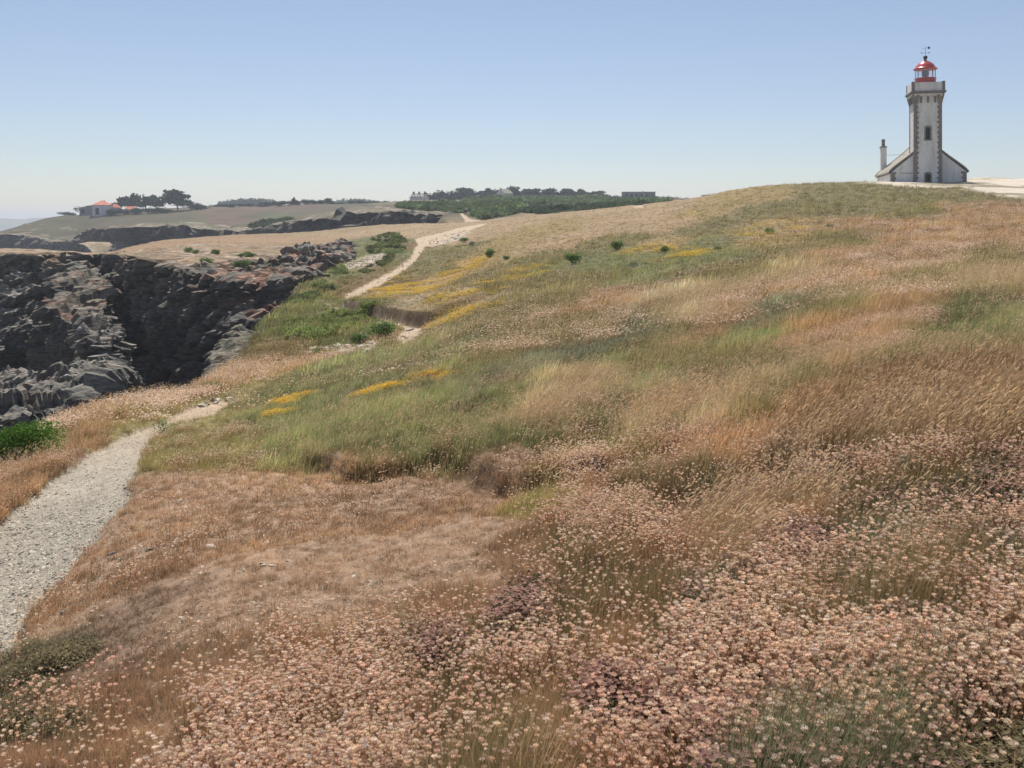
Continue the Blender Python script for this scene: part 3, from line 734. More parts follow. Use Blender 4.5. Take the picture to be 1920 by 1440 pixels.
# yellow bird's-foot trefoil in drifts
YP = [pxpoly(p) for p in ([(772, 712), (790, 702), (822, 698), (850, 694), (848, 700), (815, 708), (780, 714)], [(664, 748), (680, 742), (720, 734), (742, 731), (738, 738), (700, 746), (672, 751)],
                          [(516, 756), (540, 750), (580, 742), (585, 746), (555, 755), (525, 760)], [(506, 784), (520, 777), (548, 771), (550, 775), (525, 784), (512, 787)],
                          [(1225, 472), (1262, 462), (1285, 464), (1240, 476)], [(1280, 482), (1310, 472), (1330, 474), (1300, 484)], [(1380, 424), (1430, 414), (1440, 418), (1395, 428)], [(1450, 436), (1480, 427), (1485, 430), (1465, 438)], [(1205, 466), (1225, 460), (1230, 464), (1210, 470)], [(1410, 447), (1435, 440), (1440, 443), (1420, 450)],
                          [(690, 553), (740, 530), (800, 527), (860, 536), (800, 556), (720, 568)], [(740, 520), (850, 496), (930, 480), (940, 485), (860, 512), (780, 532)], [(830, 610), (900, 572), (915, 575), (860, 606), (835, 614)], [(830, 560), (900, 535), (990, 505), (1000, 512), (920, 545), (850, 572)], [(650, 570), (680, 556), (692, 562), (664, 574)])]
yw = ZG[..., 13] * .6
fx, fy = GX[:-1, :-1].ravel(), GY[:-1, :-1].ravel(); yy = np.zeros(len(fx))
for i, p in enumerate(YP): 
    d = poly_sd(fx, fy, p); yy = np.maximum(yy, sstep(-.25, .12, d) * 9 if i < 4 else sstep(-2.5, 1.2, d) * 3)
yn = fbm2(fx, fy, 1.3, 3, 91).reshape(CELLR.shape)
yw = (yw + yy.reshape(CELLR.shape)) * sstep(.06, .26, yn + .14 * (yy.reshape(CELLR.shape) > 2.9))
PY = [flowers(16, .12, .12, .012, s + 100, (1, .72, .12)).mesh('yellow', M_leaf) for s in range(4)] + [flowers(11, .12, .42, .024, s + 110, (1, .72, .12)).mesh('yellow', M_leaf) for s in range(4)]
y0 = pick(1400, OPEN * yw * (CELLR < 24)); y1 = pick(3600, OPEN * yw * (CELLR >= 24) * (CELLR < 130)); yp = np.concatenate([y0[0], y1[0]]); n = len(yp)
scatter('yellow_flowers', PY, yp, rots(n, .1), rng.uniform(.6, 1.1, n), np.concatenate([rng.integers(0, 4, 1400), rng.integers(4, 8, 3600)]), vary(np.tile(lin((255, 246, 226)), (n, 1)), .1), 'yellow flowers in drifts on the slopes beside the winding path', 'flowers')

# low mats: heather with purple heads, grey-green cushions
hz = lambda k: (np.abs(GZN.reshape(NR, NA, -1)[:-1, :-1, :3] - soft(Z[k][0], .9, 1.0)).sum(-1))
def zmask(k): return np.exp(-(hz(k) / .035) ** 2) * (CELLR < 12)
PH = [shrublet(420, .09, .13, s + 120, (.62, .60, .50)).mesh('mat', M_leaf) for s in range(3)] + [shrublet(260, .10, .12, s + 130, (.42, .44, .34), (1.15, .86, 1.0), 40).mesh('mat', M_leaf) for s in range(3)]
h0 = pick(520, OPEN * (zmask('greymat') + .45 * zmask('thriftdark'))); h1 = pick(900, OPEN * zmask('heather') * (CELLR < 8)); hp = np.concatenate([h0[0], h1[0]]); n = len(hp)
scatter('heather_mats', PH, hp, rots(n, .12), rng.uniform(.6, 1.2, n), np.concatenate([rng.integers(0, 3, len(h0[0])), rng.integers(3, 6, len(h1[0]))]), vary(np.tile(lin((176, 164, 138)), (n, 1)), .2), 'dark heather and grey-green cushions among the thrift', 'heather')

# gravel on the path, white stones in the turf
M_peb = mat('pebble_stone', rough=.9); L(M_peb, N(M_peb, 'ShaderNodeAttribute', attribute_type='INSTANCER', attribute_name='tint').outputs['Color'], bsdf(M_peb).inputs['Base Color'])
PP = [pebble(s, M_peb) for s in range(6)]
g0 = pick(15000, BL['path'] * (CELLR < 24)); stn = sstep(.12, .4, fbm2(fx, fy, .9, 3, 95)).reshape(CELLR.shape)
turfm = np.exp(-(hz('turf') / .06) ** 2)
g1 = pick(200, OPEN * turfm * stn * (CELLR < 12)); g2 = pick(900, (.1 * BL['path'] + BL['bare']) * (1 - BL['bank']) * (CELLR > 24) * (CELLR < 200)); pp = np.concatenate([g0[0], g1[0], g2[0]]); n = len(pp)
ps = np.concatenate([rng.gamma(2.0, .0031, len(g0[0])) + .003, rng.gamma(2.0, .005, len(g1[0])) + .006, rng.gamma(2, .03, len(g2[0])) + .03])
scatter('gravel_stones', PP, pp, rots(n, .3) * (1, 1, 3.5), ps, rng.integers(0, 6, n), vary(lin((176, 166, 148))[None] * rng.choice([1.1, .75, .4], (n, 1), p=[.55, .3, .15]), .1), 'pale gravel strewn on the path with white stones in the turf', 'gravel')
# ------------------------------------------------------------------ cliffs and sea rocks
M_rock = mat('slate_rock', rough=.8, spec=.35)
def _rockmat():
    m = M_rock; p = objco(m)
    a = N(m, 'ShaderNodeAttribute', attribute_type='GEOMETRY', attribute_name='col').outputs['Color']
    mp = N(m, 'ShaderNodeMapping'); L(m, p, mp.inputs[0]); mp.inputs['Rotation'].default_value = (R(20), R(38), R(15)); mp.inputs['Scale'].default_value = (.8, .8, 4.5)
    n1 = noise(m, 1.1, 8, .7, mp.outputs[0]); n2 = noise(m, 3.0, 6, .7, p)
    c = mixc(m, 1.0, a, ramp(m, n1, [(.32, (.45,) * 3), (.5, (.95,) * 3), (.68, (1.6,) * 3)]), 'MULTIPLY')
    c = mixc(m, 1.0, c, ramp(m, n2, [(.3, (.75,) * 3), (.7, (1.3,) * 3)]), 'MULTIPLY')
    L(m, c, bsdf(m).inputs['Base Color'])
    b1 = bump(m, n1, .9, .25); b2 = bump(m, n2, .7, .1, b1); L(m, b2, bsdf(m).inputs['Normal'])
_rockmat()

def base_z(x, y):
    r = np.hypot(x, y)
    return S(x, y) + fbm2(x, y, 26, 3, 5) * .7 * sstep(180, 300, r) + fbm2(x, y, 4.5, 3, 4) * .14
def rock(name, ring, D, vox, top=None, levels=None, amp=1.0, size=1.0, grass=1.0, seed=0, cap='heath', lichen=.6, tone=1.0, dip=38, bare=0, rocky=None):
    """ring: (u, Y, batter). A block with leaning sides is remeshed, broken into slabs along its dip and coloured by what grows on it."""
    pl = np.array([XY(u, Y) for u, Y, b in ring]); bt = np.array([b for u, Y, b in ring], float)
    if ((pl[:, 0] * np.roll(pl[:, 1], -1) - np.roll(pl[:, 0], -1) * pl[:, 1]).sum()) < 0: pl = pl[::-1]; bt = bt[::-1]
    # resample the ring
    q = []; qb = []
    for i in range(len(pl)):
        a, b = pl[i], pl[(i + 1) % len(pl)]; n = max(1, int(np.linalg.norm(b - a) / (3.0 * size)))
        for k in range(n): q.append(a + (b - a) * k / n); qb.append(bt[i] + (bt[(i + 1) % len(pl)] - bt[i]) * k / n)
    q = np.array(q); qb = np.array(qb); e = np.roll(q, -1, 0) - np.roll(q, 1, 0); nrm = np.stack([e[:, 1], -e[:, 0]], 1); nrm /= np.linalg.norm(nrm, axis=1, keepdims=True) + 1e-9
    levels = levels or [(0, 0), (-.35, .18), (-1, 1)]
    bm = bmesh.new(); rings = []
    for d, f in levels:
        jit = fbm(np.stack([q[:, 0] / (4 * size), q[:, 1] / (4 * size), np.full(len(q), d * 3 + seed)], 1), 3, seed) * 1.2 * size * (d != 0)
        rings.append([bm.verts.new((x, y, d * D)) for x, y in q + nrm * (qb * f + jit)[:, None]])
    for r0, r1 in zip(rings[:-1], rings[1:]):
        for i in range(len(q)): j = (i + 1) % len(q); bm.faces.new((r0[i], r1[i], r1[j], r0[j]))
    bm.faces.new(rings[0]); bm.faces.new(rings[-1][::-1]); bmesh.ops.triangulate(bm, faces=bm.faces[:]); bmesh.ops.recalc_face_normals(bm, faces=bm.faces[:])
    me = bpy.data.meshes.new('tmp'); bm.to_mesh(me); bm.free(); o = bpy.data.objects.new('tmp', me); C.objects.link(o)
    md = o.modifiers.new('r', 'REMESH'); md.mode = 'VOXEL'; md.voxel_size = vox
    dg = bpy.context.evaluated_depsgraph_get(); dg.update(); m2 = bpy.data.meshes.new_from_object(o.evaluated_get(dg)); bpy.data.objects.remove(o)
    n = len(m2.vertices); V = np.empty(n * 3, np.float32); m2.vertices.foreach_get('co', V); V = V.reshape(-1, 3).astype(float)
    Nm = np.empty(n * 3, np.float32); m2.vertices.foreach_get('normal', Nm); Nm = Nm.reshape(-1, 3).astype(float)
    d = V[:, 2].copy(); zt = base_z(V[:, 0], V[:, 1]) + .03 if top is None else top(V[:, 0], V[:, 1])
    V[:, 2] = zt + d
    Rm = np.array(Matrix.Rotation(R(dip), 3, 'Y') @ Matrix.Rotation(R(18), 3, 'Z')); W = V @ Rm.T
    steep = np.maximum(sstep(0, -1.0 * size, d), sstep(.75, .4, Nm[:, 2]))
    rm = np.zeros(n) if rocky is None else sstep(-2.0, 2.0, poly_sd(V[:, 0], V[:, 1], rocky) + 2.5 * fbm2(V[:, 0], V[:, 1], 3, 3, 84))
    steep = np.maximum(np.maximum(steep, bare), rm * .8); s = size
    c1, e1 = cells(W / (np.array([4.6, 4.6, 2.8]) * s), seed); c2, e2 = cells(W / (np.array([1.5, 1.5, .55]) * s) + 7, seed + 3); c3, e3 = cells(W / (np.array([.62, .7, .22]) * s) + 3, seed + 5)
    disp = amp * s * (c1 * 1.25 + c2 * .52 + c3 * .16 + .22 * fbm(W / (5 * s), 3, seed + 8)) * (.08 + .92 * steep) - amp * .12 * s * steep * (e2 < .06)
    lay = W[:, 2] / (.62 * s) + 1.3 * fbm(W / (3.0 * s), 3, seed + 20) + c1 * .8; saw = lay - np.floor(lay)
    lay2 = W[:, 2] / (.21 * s) + 2.0 * fbm(W / (1.2 * s), 2, seed + 21) + c2; saw2 = lay2 - np.floor(lay2)
    disp += amp * s * steep * ((saw - .5) * .42 + (saw2 - .5) * .12)
    dirv = Nm * (1, 1, .6); V += dirv * disp[:, None]
    V[:, 2] += np.where(steep < .5, (fbm2(V[:, 0], V[:, 1], 1.6 * s, 4, 77) * .3 + .25 * fbm2(V[:, 0], V[:, 1], 5 * s, 3, 78)) * s * np.minimum(amp, 1), 0)
    m2.vertices.foreach_set('co', V.astype(np.float32).ravel()); m2.update(); m2.vertices.foreach_get('normal', nn := np.empty(n * 3, np.float32)); nn = nn.reshape(-1, 3)
    # colours
    k = (.72 + .28 * saw2 + .25 * saw - .2 + .40 * c2 + .35 * fbm(V / (1.1 * s), 4, seed + 11))[:, None] * tone
    rk = lin((128, 123, 112)) * k
    low_shade = sstep(-.45 * D, -.8 * D, d)[:, None]; rk = rk * (1 - .62 * low_shade)  # shade of the lower cliff faces, painted into the rock colour
    moss = (sstep(.0, .3, fbm(V / (2.4 * s), 3, seed + 12)) * sstep(.2, .55, nn[:, 2]) * sstep(-9 * s, -2 * s, d))[:, None] * .6 * grass
    rk = rk * (1 - moss) + lin((96, 92, 58)) * moss
    li = (sstep(.05, .3, fbm(V / (1.3 * s), 4, seed + 13)) * sstep(-5 * s, 0, d) * sstep(.25, .6, nn[:, 2]))[:, None] * lichen
    rk = rk * (1 - li) + lin((188, 116, 74)) * li
    hc = lin({'heath': (138, 114, 86), 'green': (112, 106, 66), 'far': (98, 86, 62)}[cap]) * (1 + .35 * fbm2(V[:, 0], V[:, 1], 1.4 * s, 4, 79) + .25 * fbm2(V[:, 0], V[:, 1], 6 * s, 3, 80))[:, None]
    gp2 = (sstep(.0, .3, fbm2(V[:, 0], V[:, 1], 3.2 * s, 4, 85)) * .7)[:, None]; hc = hc * (1 - gp2) + lin((104, 98, 66)) * gp2 * (1 + .3 * fbm2(V[:, 0], V[:, 1], .7 * s, 3, 86))[:, None]
    white = sstep(.22, .36, fbm2(V[:, 0] * .8, V[:, 1] * 1.1, .9 * s, 4, 81))[:, None] * .4; hc = hc * (1 - white) + lin((200, 188, 172)) * white
    g = (sstep(-1.6 * s, -.2 * s, d + fbm(V / (1.4 * s), 3, seed + 14) * 1.6 * s) * sstep(.5, .8, nn[:, 2]) * (1 - .85 * rm))[:, None] * grass
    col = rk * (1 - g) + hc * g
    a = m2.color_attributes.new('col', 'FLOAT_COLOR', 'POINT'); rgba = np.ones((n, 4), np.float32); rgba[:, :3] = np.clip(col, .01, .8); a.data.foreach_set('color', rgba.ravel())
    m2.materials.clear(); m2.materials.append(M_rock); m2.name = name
    return tag(link(name, m2), kind='structure')

# promontory with its sheer left face
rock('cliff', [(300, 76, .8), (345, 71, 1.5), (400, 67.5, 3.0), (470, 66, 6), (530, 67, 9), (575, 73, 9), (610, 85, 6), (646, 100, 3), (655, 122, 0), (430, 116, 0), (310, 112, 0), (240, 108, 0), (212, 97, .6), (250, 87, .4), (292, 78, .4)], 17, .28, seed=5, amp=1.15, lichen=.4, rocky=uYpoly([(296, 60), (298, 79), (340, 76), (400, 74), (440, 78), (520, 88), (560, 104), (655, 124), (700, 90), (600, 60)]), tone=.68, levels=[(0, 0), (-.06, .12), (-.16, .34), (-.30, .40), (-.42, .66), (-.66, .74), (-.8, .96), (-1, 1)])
# slanting slabs on the left, hollow below
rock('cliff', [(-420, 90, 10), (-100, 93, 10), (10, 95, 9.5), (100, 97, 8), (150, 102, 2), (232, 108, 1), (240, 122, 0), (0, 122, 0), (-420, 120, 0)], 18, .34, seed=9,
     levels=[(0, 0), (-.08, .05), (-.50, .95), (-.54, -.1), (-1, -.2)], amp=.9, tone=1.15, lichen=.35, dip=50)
# buttress between them
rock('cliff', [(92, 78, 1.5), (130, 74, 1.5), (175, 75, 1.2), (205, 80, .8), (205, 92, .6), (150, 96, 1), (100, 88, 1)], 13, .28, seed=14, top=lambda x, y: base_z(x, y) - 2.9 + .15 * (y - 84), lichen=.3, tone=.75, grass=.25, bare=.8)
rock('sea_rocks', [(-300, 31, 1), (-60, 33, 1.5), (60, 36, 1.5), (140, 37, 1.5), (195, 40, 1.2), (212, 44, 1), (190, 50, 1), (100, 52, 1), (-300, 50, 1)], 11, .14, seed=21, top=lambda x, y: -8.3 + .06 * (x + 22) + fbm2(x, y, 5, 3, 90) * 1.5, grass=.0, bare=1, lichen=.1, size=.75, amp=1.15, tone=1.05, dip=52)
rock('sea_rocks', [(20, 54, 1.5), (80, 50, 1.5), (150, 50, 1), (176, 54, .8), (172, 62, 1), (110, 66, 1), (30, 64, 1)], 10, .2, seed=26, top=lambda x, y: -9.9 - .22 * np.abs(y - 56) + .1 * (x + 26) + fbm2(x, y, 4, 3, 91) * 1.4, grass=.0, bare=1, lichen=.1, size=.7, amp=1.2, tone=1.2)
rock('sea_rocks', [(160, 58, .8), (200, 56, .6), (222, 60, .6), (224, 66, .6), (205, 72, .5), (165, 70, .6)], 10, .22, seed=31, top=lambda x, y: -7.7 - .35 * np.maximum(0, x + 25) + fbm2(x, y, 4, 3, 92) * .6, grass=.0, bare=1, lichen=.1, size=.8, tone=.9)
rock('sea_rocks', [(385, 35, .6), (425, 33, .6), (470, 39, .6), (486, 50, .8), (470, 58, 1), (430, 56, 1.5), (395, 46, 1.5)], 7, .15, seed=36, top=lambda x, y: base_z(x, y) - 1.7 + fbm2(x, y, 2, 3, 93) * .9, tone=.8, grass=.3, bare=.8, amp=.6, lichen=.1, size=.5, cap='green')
# upturned slabs on the promontory rim
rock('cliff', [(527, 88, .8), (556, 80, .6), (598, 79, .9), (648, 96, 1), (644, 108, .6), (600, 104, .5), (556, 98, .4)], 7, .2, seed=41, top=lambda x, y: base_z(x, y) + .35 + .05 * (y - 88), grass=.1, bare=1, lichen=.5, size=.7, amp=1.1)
# cliffs of the bay behind
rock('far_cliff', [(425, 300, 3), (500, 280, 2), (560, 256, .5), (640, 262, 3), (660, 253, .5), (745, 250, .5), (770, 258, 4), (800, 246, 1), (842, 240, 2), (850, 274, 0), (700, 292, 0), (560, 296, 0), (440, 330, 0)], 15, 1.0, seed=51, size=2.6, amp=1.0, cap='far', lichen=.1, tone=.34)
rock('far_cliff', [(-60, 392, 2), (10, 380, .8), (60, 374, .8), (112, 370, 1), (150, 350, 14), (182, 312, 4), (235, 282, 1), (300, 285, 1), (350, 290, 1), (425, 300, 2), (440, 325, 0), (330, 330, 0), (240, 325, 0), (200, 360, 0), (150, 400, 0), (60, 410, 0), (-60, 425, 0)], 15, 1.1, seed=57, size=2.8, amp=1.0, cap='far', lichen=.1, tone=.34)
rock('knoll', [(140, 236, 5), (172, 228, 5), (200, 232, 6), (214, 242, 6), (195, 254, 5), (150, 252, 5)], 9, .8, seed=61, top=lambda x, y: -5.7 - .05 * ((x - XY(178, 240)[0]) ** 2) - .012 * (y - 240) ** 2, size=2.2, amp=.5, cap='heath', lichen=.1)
# ------------------------------------------------------------------ buildings
class MB:
    def __init__(s): s.bm = bmesh.new()
    def box(s, x0, x1, y0, y1, z0, z1, rot=None, bev=0):
        bm = bmesh.new(); bmesh.ops.create_cube(bm, size=1)
        for v in bm.verts: v.co = Vector((x0 + (v.co.x + .5) * (x1 - x0), y0 + (v.co.y + .5) * (y1 - y0), z0 + (v.co.z + .5) * (z1 - z0)))
        if bev: bmesh.ops.bevel(bm, geom=bm.edges[:], offset=bev, segments=1, affect='EDGES')
        if rot is not None: bmesh.ops.transform(bm, matrix=rot, verts=bm.verts)
        s.add(bm); return s
    def add(s, bm):
        me = bpy.data.meshes.new('t'); bm.to_mesh(me); bm.free(); s.bm.from_mesh(me); bpy.data.meshes.remove(me)
    def prism(s, pts, axis, a, b):
        """polygon pts in the plane across axis ('y' gives x,z) pushed from a to b"""
        bm = bmesh.new(); f = {'y': lambda p, t: (p[0], t, p[1]), 'x': lambda p, t: (t, p[0], p[1]), 'z': lambda p, t: (p[0], p[1], t)}[axis]
        A = [bm.verts.new(f(p, a)) for p in pts]; B = [bm.verts.new(f(p, b)) for p in pts]; n = len(pts)
        bm.faces.new(A); bm.faces.new(B[::-1])
        for i in range(n): bm.faces.new((A[i], B[i], B[(i + 1) % n], A[(i + 1) % n]))
        bmesh.ops.recalc_face_normals(bm, faces=bm.faces[:]); s.add(bm); return s
    def hull(s, pts):
        bm = bmesh.new()
        for p in pts: bm.verts.new(p)
        bmesh.ops.convex_hull(bm, input=bm.verts[:]); bmesh.ops.recalc_face_normals(bm, faces=bm.faces[:]); s.add(bm); return s
    def lathe(s, prof, seg=32, c=(0, 0)):
        bm = bmesh.new(); rings = []
        for r, z in prof:
            rings.append([bm.verts.new((c[0] + r * math.cos(2 * math.pi * i / seg), c[1] + r * math.sin(2 * math.pi * i / seg), z)) for i in range(seg)] if r > 1e-4 else [bm.verts.new((c[0], c[1], z))])
        for A, B in zip(rings[:-1], rings[1:]):
            for i in range(seg):
                j = (i + 1) % seg
                if len(A) == 1 and len(B) == 1: continue
                if len(A) == 1: bm.faces.new((A[0], B[i], B[j]))
                elif len(B) == 1: bm.faces.new((A[i], A[j], B[0]))
                else: bm.faces.new((A[i], A[j], B[j], B[i]))
        bmesh.ops.recalc_face_normals(bm, faces=bm.faces[:]); s.add(bm); return s
    def tube(s, p, q, r0, r1=None, seg=8):
        p, q = Vector(p), Vector(q); r1 = r0 if r1 is None else r1; bm = bmesh.new(); d = (q - p).normalized(); m = d.to_track_quat('Z', 'Y').to_matrix()
        A = [bm.verts.new(p + m @ Vector((r0 * math.cos(6.2832 * i / seg), r0 * math.sin(6.2832 * i / seg), 0))) for i in range(seg)]
        B = [bm.verts.new(q + m @ Vector((r1 * math.cos(6.2832 * i / seg), r1 * math.sin(6.2832 * i / seg), 0))) for i in range(seg)]
        for i in range(seg): bm.faces.new((A[i], A[(i + 1) % seg], B[(i + 1) % seg], B[i]))
        bm.faces.new(A[::-1]); bm.faces.new(B); s.add(bm); return s
    def build(s, name, m, parent=None, smooth=False):
        me = bpy.data.meshes.new(name); s.bm.to_mesh(me); s.bm.free()
        if smooth:
            for p in me.polygons: p.use_smooth = True
        me.materials.append(m); return link(name, me, parent)
def root(name, loc, rz, label, cat, group=None):
    o = bpy.data.objects.new(name, None); C.objects.link(o); o.location = loc; o.rotation_euler = (0, 0, rz); o.empty_display_size = .3
    return tag(o, label, cat, group)

def masonry(name, base, stain, scale=.8):
    m = mat(name, rough=.9, spec=.2); p = N(m, 'ShaderNodeTexCoord').outputs['Object']
    mp = N(m, 'ShaderNodeMapping'); L(m, p, mp.inputs[0]); mp.inputs['Scale'].default_value = (1.6, 1.6, .3)
    k = noise(m, scale, 6, .7, mp.outputs[0]); c = mixc(m, ramp(m, k, [(.42, (0,) * 3), (.75, (.75,) * 3)]), tuple(base), tuple(stain))
    c = mixc(m, 1.0, c, ramp(m, noise(m, 6, 5, .7, p), [(.3, (.82,) * 3), (.7, (1.1,) * 3)]), 'MULTIPLY')
    L(m, c, bsdf(m).inputs['Base Color']); L(m, bump(m, noise(m, 12, 5, .7, p), .5, .03), bsdf(m).inputs['Normal']); return m
M_white = masonry('whitewash', lin((232, 232, 230)), lin((172, 168, 158)))
M_stone = noisy('dark_granite', lin((134, 128, 120)), .35, 5, bscale=14, bdist=.04, bstr=.5)
M_slate = noisy('slate_roof', lin((150, 143, 128)), .3, 1.5, bscale=6, bdist=.04, bstr=.4)
M_red = noisy('red_paint', lin((198, 74, 70)), .12, 2.5, rough=.32, bstr=0, spec=.5); bsdf(M_red).inputs['Roughness'].default_value = .3
M_dark = mat('dark_void', (.015, .017, .02), .6)
M_iron = mat('dark_iron', (.05, .045, .045), .55, .4, .5)
M_frame = mat('painted_frame', lin((70, 66, 64)), .6)
M_tile = noisy('orange_tiles', lin((206, 130, 102)), .2, 1.2, bscale=4, bdist=.05)
M_lens = mat('lens_glass', lin((110, 128, 130)), .15, .6)
M_glass = mat('lantern_glass', (.8, .85, .85), .05)
_b = bsdf(M_glass); _tr = N(M_glass, 'ShaderNodeBsdfTransparent'); _gl = N(M_glass, 'ShaderNodeBsdfGlossy'); _gl.inputs['Roughness'].default_value = .05; _mx = N(M_glass, 'ShaderNodeMixShader'); _mx.inputs[0].default_value = .14
_tr.inputs[0].default_value = (.93, .96, .97, 1)
L(M_glass, _tr.outputs[0], _mx.inputs[1]); L(M_glass, _gl.outputs[0], _mx.inputs[2]); L(M_glass, _mx.outputs[0], M_glass.node_tree.nodes['Material Output'].inputs[0])

LHZ = float(P(1735, 341.5, 115)[2])
lh = root('lighthouse', (LHX, LHY, LHZ), R(-13.5), 'white square lighthouse with dark stone corners, red lantern and a slate-roofed house at its foot', 'lighthouse')
lh.scale = (1.03, 1.03, 1.05)
H = 1.54; t = .35
sh = MB()
# front wall with its two openings
for x0, x1, z0, z1 in ((-H, -.32, -1.5, 10.3), (.32, H, -1.5, 10.3), (-.32, .32, 1.05, 4.95), (-.32, .32, 6.5, 10.3), (-.32, .32, -1.5, -.1)): sh.box(x0, x1, -H, -H + t, z0, z1)
sh.box(-H, -H + t, -H + t, H, -1.5, 10.3).box(H - t, H, -H + t, H, -1.5, 10.3).box(-H + t, H - t, H - t, H, -1.5, 10.3)
sh.build('tower_shaft', M_white, lh)
for sx in (-1, 1):
    for sy in (-1, 1):
        q = MB(); z = -1.2; i = 0
        while z < 9.3:
            a, b = (.50, .34) if i % 2 else (.36, .48); jt = random.uniform(-.03, .03); hh = .3
            x0, x1 = sorted((sx * (H + .035), sx * (H - a - jt))); y0, y1 = sorted((sy * (H + .035), sy * (H - b - jt)))
            q.box(x0, x1, y0, y1, z, z + hh - .015, bev=.012); z += hh; i += 1
        q.build('corner_stones', M_stone, lh)
def win(name, w, z0, z1, arch=.12, parent=lh, y=-H):
    f = MB(); n = 8
    f.box(-w - .17, -w, y - .05, y + .3, z0 - .1, z1).box(w, w + .17, y - .05, y + .3, z0 - .1, z1).box(-w - .22, w + .22, y - .09, y + .3, z0 - .22, z0 - .1)
    top = [(-w - .17, z1)] + [(-w - .17 + (2 * w + .34) * k / n, z1 + .2 + arch * math.sin(math.pi * k / n)) for k in range(n + 1)] + [(w + .17, z1)]
    inn = [(w - 2 * w * k / n, z1 - .0 + arch * .8 * math.sin(math.pi * k / n)) for k in range(n + 1)]
    f.prism(top + inn, 'y', y - .05, y + .3)
    w_ = f.build(name, M_stone, parent)
    MB().box(-w, w, y + .20, y + .24, z0, z1 + arch).build('pane', M_dark, w_)
    g = MB(); g.box(-.025, .025, y + .15, y + .19, z0, z1 + .06)
    for k in (1, 2): g.box(-w, w, y + .16, y + .185, z0 + (z1 - z0) * k / 3 - .02, z0 + (z1 - z0) * k / 3 + .02)
    g.build('glazing_bar', M_frame, w_)
win('window', .24, 5.1, 6.35); win('window', .26, .05, .82)
# bracketed gallery
G = 1.83
for ang in range(4):
    M4 = Matrix.Rotation(ang * math.pi / 2, 4, 'Z')
    for x in (-.78, 0, .78):
        cb = MB()
        for k, (dy, z0, z1) in enumerate(((.10, 9.35, 9.62), (.19, 9.62, 9.88), (.27, 9.88, 10.2))):
            cb.box(x - .11, x + .11, -H - dy, -H + .02, z0, z1 - .004 * k, rot=M4, bev=.015)
        cb.build('corbel', M_stone, lh)
for sx in (-1, 1):
    for sy in (-1, 1):
        MB().hull([(sx * a, sy * b, z) for z, o, i in ((9.25, H + .04, H - .45), (10.3, G - .02, H - .45)) for a in (o, i) for b in (o, i)]).build('corner_corbel', M_stone, lh)
ar = MB(); n = 10
for ang in range(4):
    M4 = Matrix.Rotation(ang * math.pi / 2, 4, 'Z'); s = MB()
    for c0 in (-1.17, -.39, .39, 1.17):
        pts = [(c0 - .385, 10.42), (c0 - .385, 10.12)] + [(c0 + (-.28) * math.cos(math.pi * k / n), 10.12 + .2 * math.sin(math.pi * k / n)) for k in range(n + 1)] + [(c0 + .385, 10.12), (c0 + .385, 10.42)]
        s.prism(pts, 'y', -G + .02, -H - .0)
    bmesh.ops.transform(s.bm, matrix=M4, verts=s.bm.verts); ar.add(s.bm)
ar.build('arch_band', M_white, lh)
MB().box(-2.0, 2.0, -2.0, 2.0, 10.56, 10.74, bev=.02).box(-1.9, 1.9, -1.9, 1.9, 10.42, 10.558, bev=.02).build('gallery_cornice', M_stone, lh)
pp_ = MB(); pp_.box(-G, G, -G, -G + .22, 10.742, 11.78).box(-G, G, G - .22, G, 10.742, 11.78).box(-G, -G + .22, -G + .222, G - .222, 10.742, 11.78).box(G - .22, G, -G + .222, G - .222, 10.742, 11.78)
pp_.build('parapet', M_white, lh)
for sx in (-1, 1):
    for sy in (-1, 1):
        x0, x1 = sorted((sx * (G + .04), sx * (G - .3))); y0, y1 = sorted((sy * (G + .04), sy * (G - .3)))
        MB().box(x0, x1, y0, y1, 10.742, 11.88, bev=.02).build('parapet_post', M_stone, lh)
MB().lathe([(0, 10.75), (1.22, 10.75), (1.22, 11.5), (1.2, 11.55), (1.2, 12.38), (1.25, 12.4), (1.25, 12.47), (0, 12.47)], 40).build('lantern_drum', M_red, lh)
ln = MB().lathe([(1.13, 12.47), (1.13, 13.56)], 40).build('lantern_glazing', M_glass, lh, True)
mu = MB()
for k in range(12):
    a = 2 * math.pi * k / 12 + .1; mu.tube((1.16 * math.cos(a), 1.16 * math.sin(a), 12.45), (1.16 * math.cos(a), 1.16 * math.sin(a), 13.6), .028, seg=6)
mu.build('mullions', M_red, ln)
MB().lathe([(0, 12.47), (.22, 12.47), (.22, 12.75), (.40, 12.78), (.42, 13.0), (.40, 13.25), (.3, 13.4), (0, 13.45)], 20).build('lamp_lens', M_lens, lh, True)
MB().lathe([(0, 13.58), (1.34, 13.52), (1.38, 13.56), (1.38, 13.64), (1.2, 13.68), (1.13, 13.84), (.98, 14.08), (.75, 14.32), (.48, 14.48), (.26, 14.56), (0, 14.58)], 40).build('dome', M_red, lh, True)
MB().lathe([(0, 14.5), (.17, 14.55), (.14, 14.8), (.22, 14.86), (.26, 15.0), (.22, 15.14), (.1, 15.22), (0, 15.24)], 20).build('ventilator', M_iron, lh, True)
va = MB().tube((0, 0, 15.2), (0, 0, 16.35), .022, .012, 6).tube((-.42, 0, 15.55), (.42, 0, 15.55), .014, seg=5).tube((0, -.42, 15.55), (0, .42, 15.55), .014, seg=5).tube((-.35, .05, 16.05), (.4, -.05, 16.2), .018, seg=5)
va.box(.28, .52, -.02, .02, 16.02, 16.28).box(-.48, -.38, -.012, .012, 15.48, 15.62).box(.38, .48, -.012, .012, 15.48, 15.62).build('weather_vane', M_iron, lh)
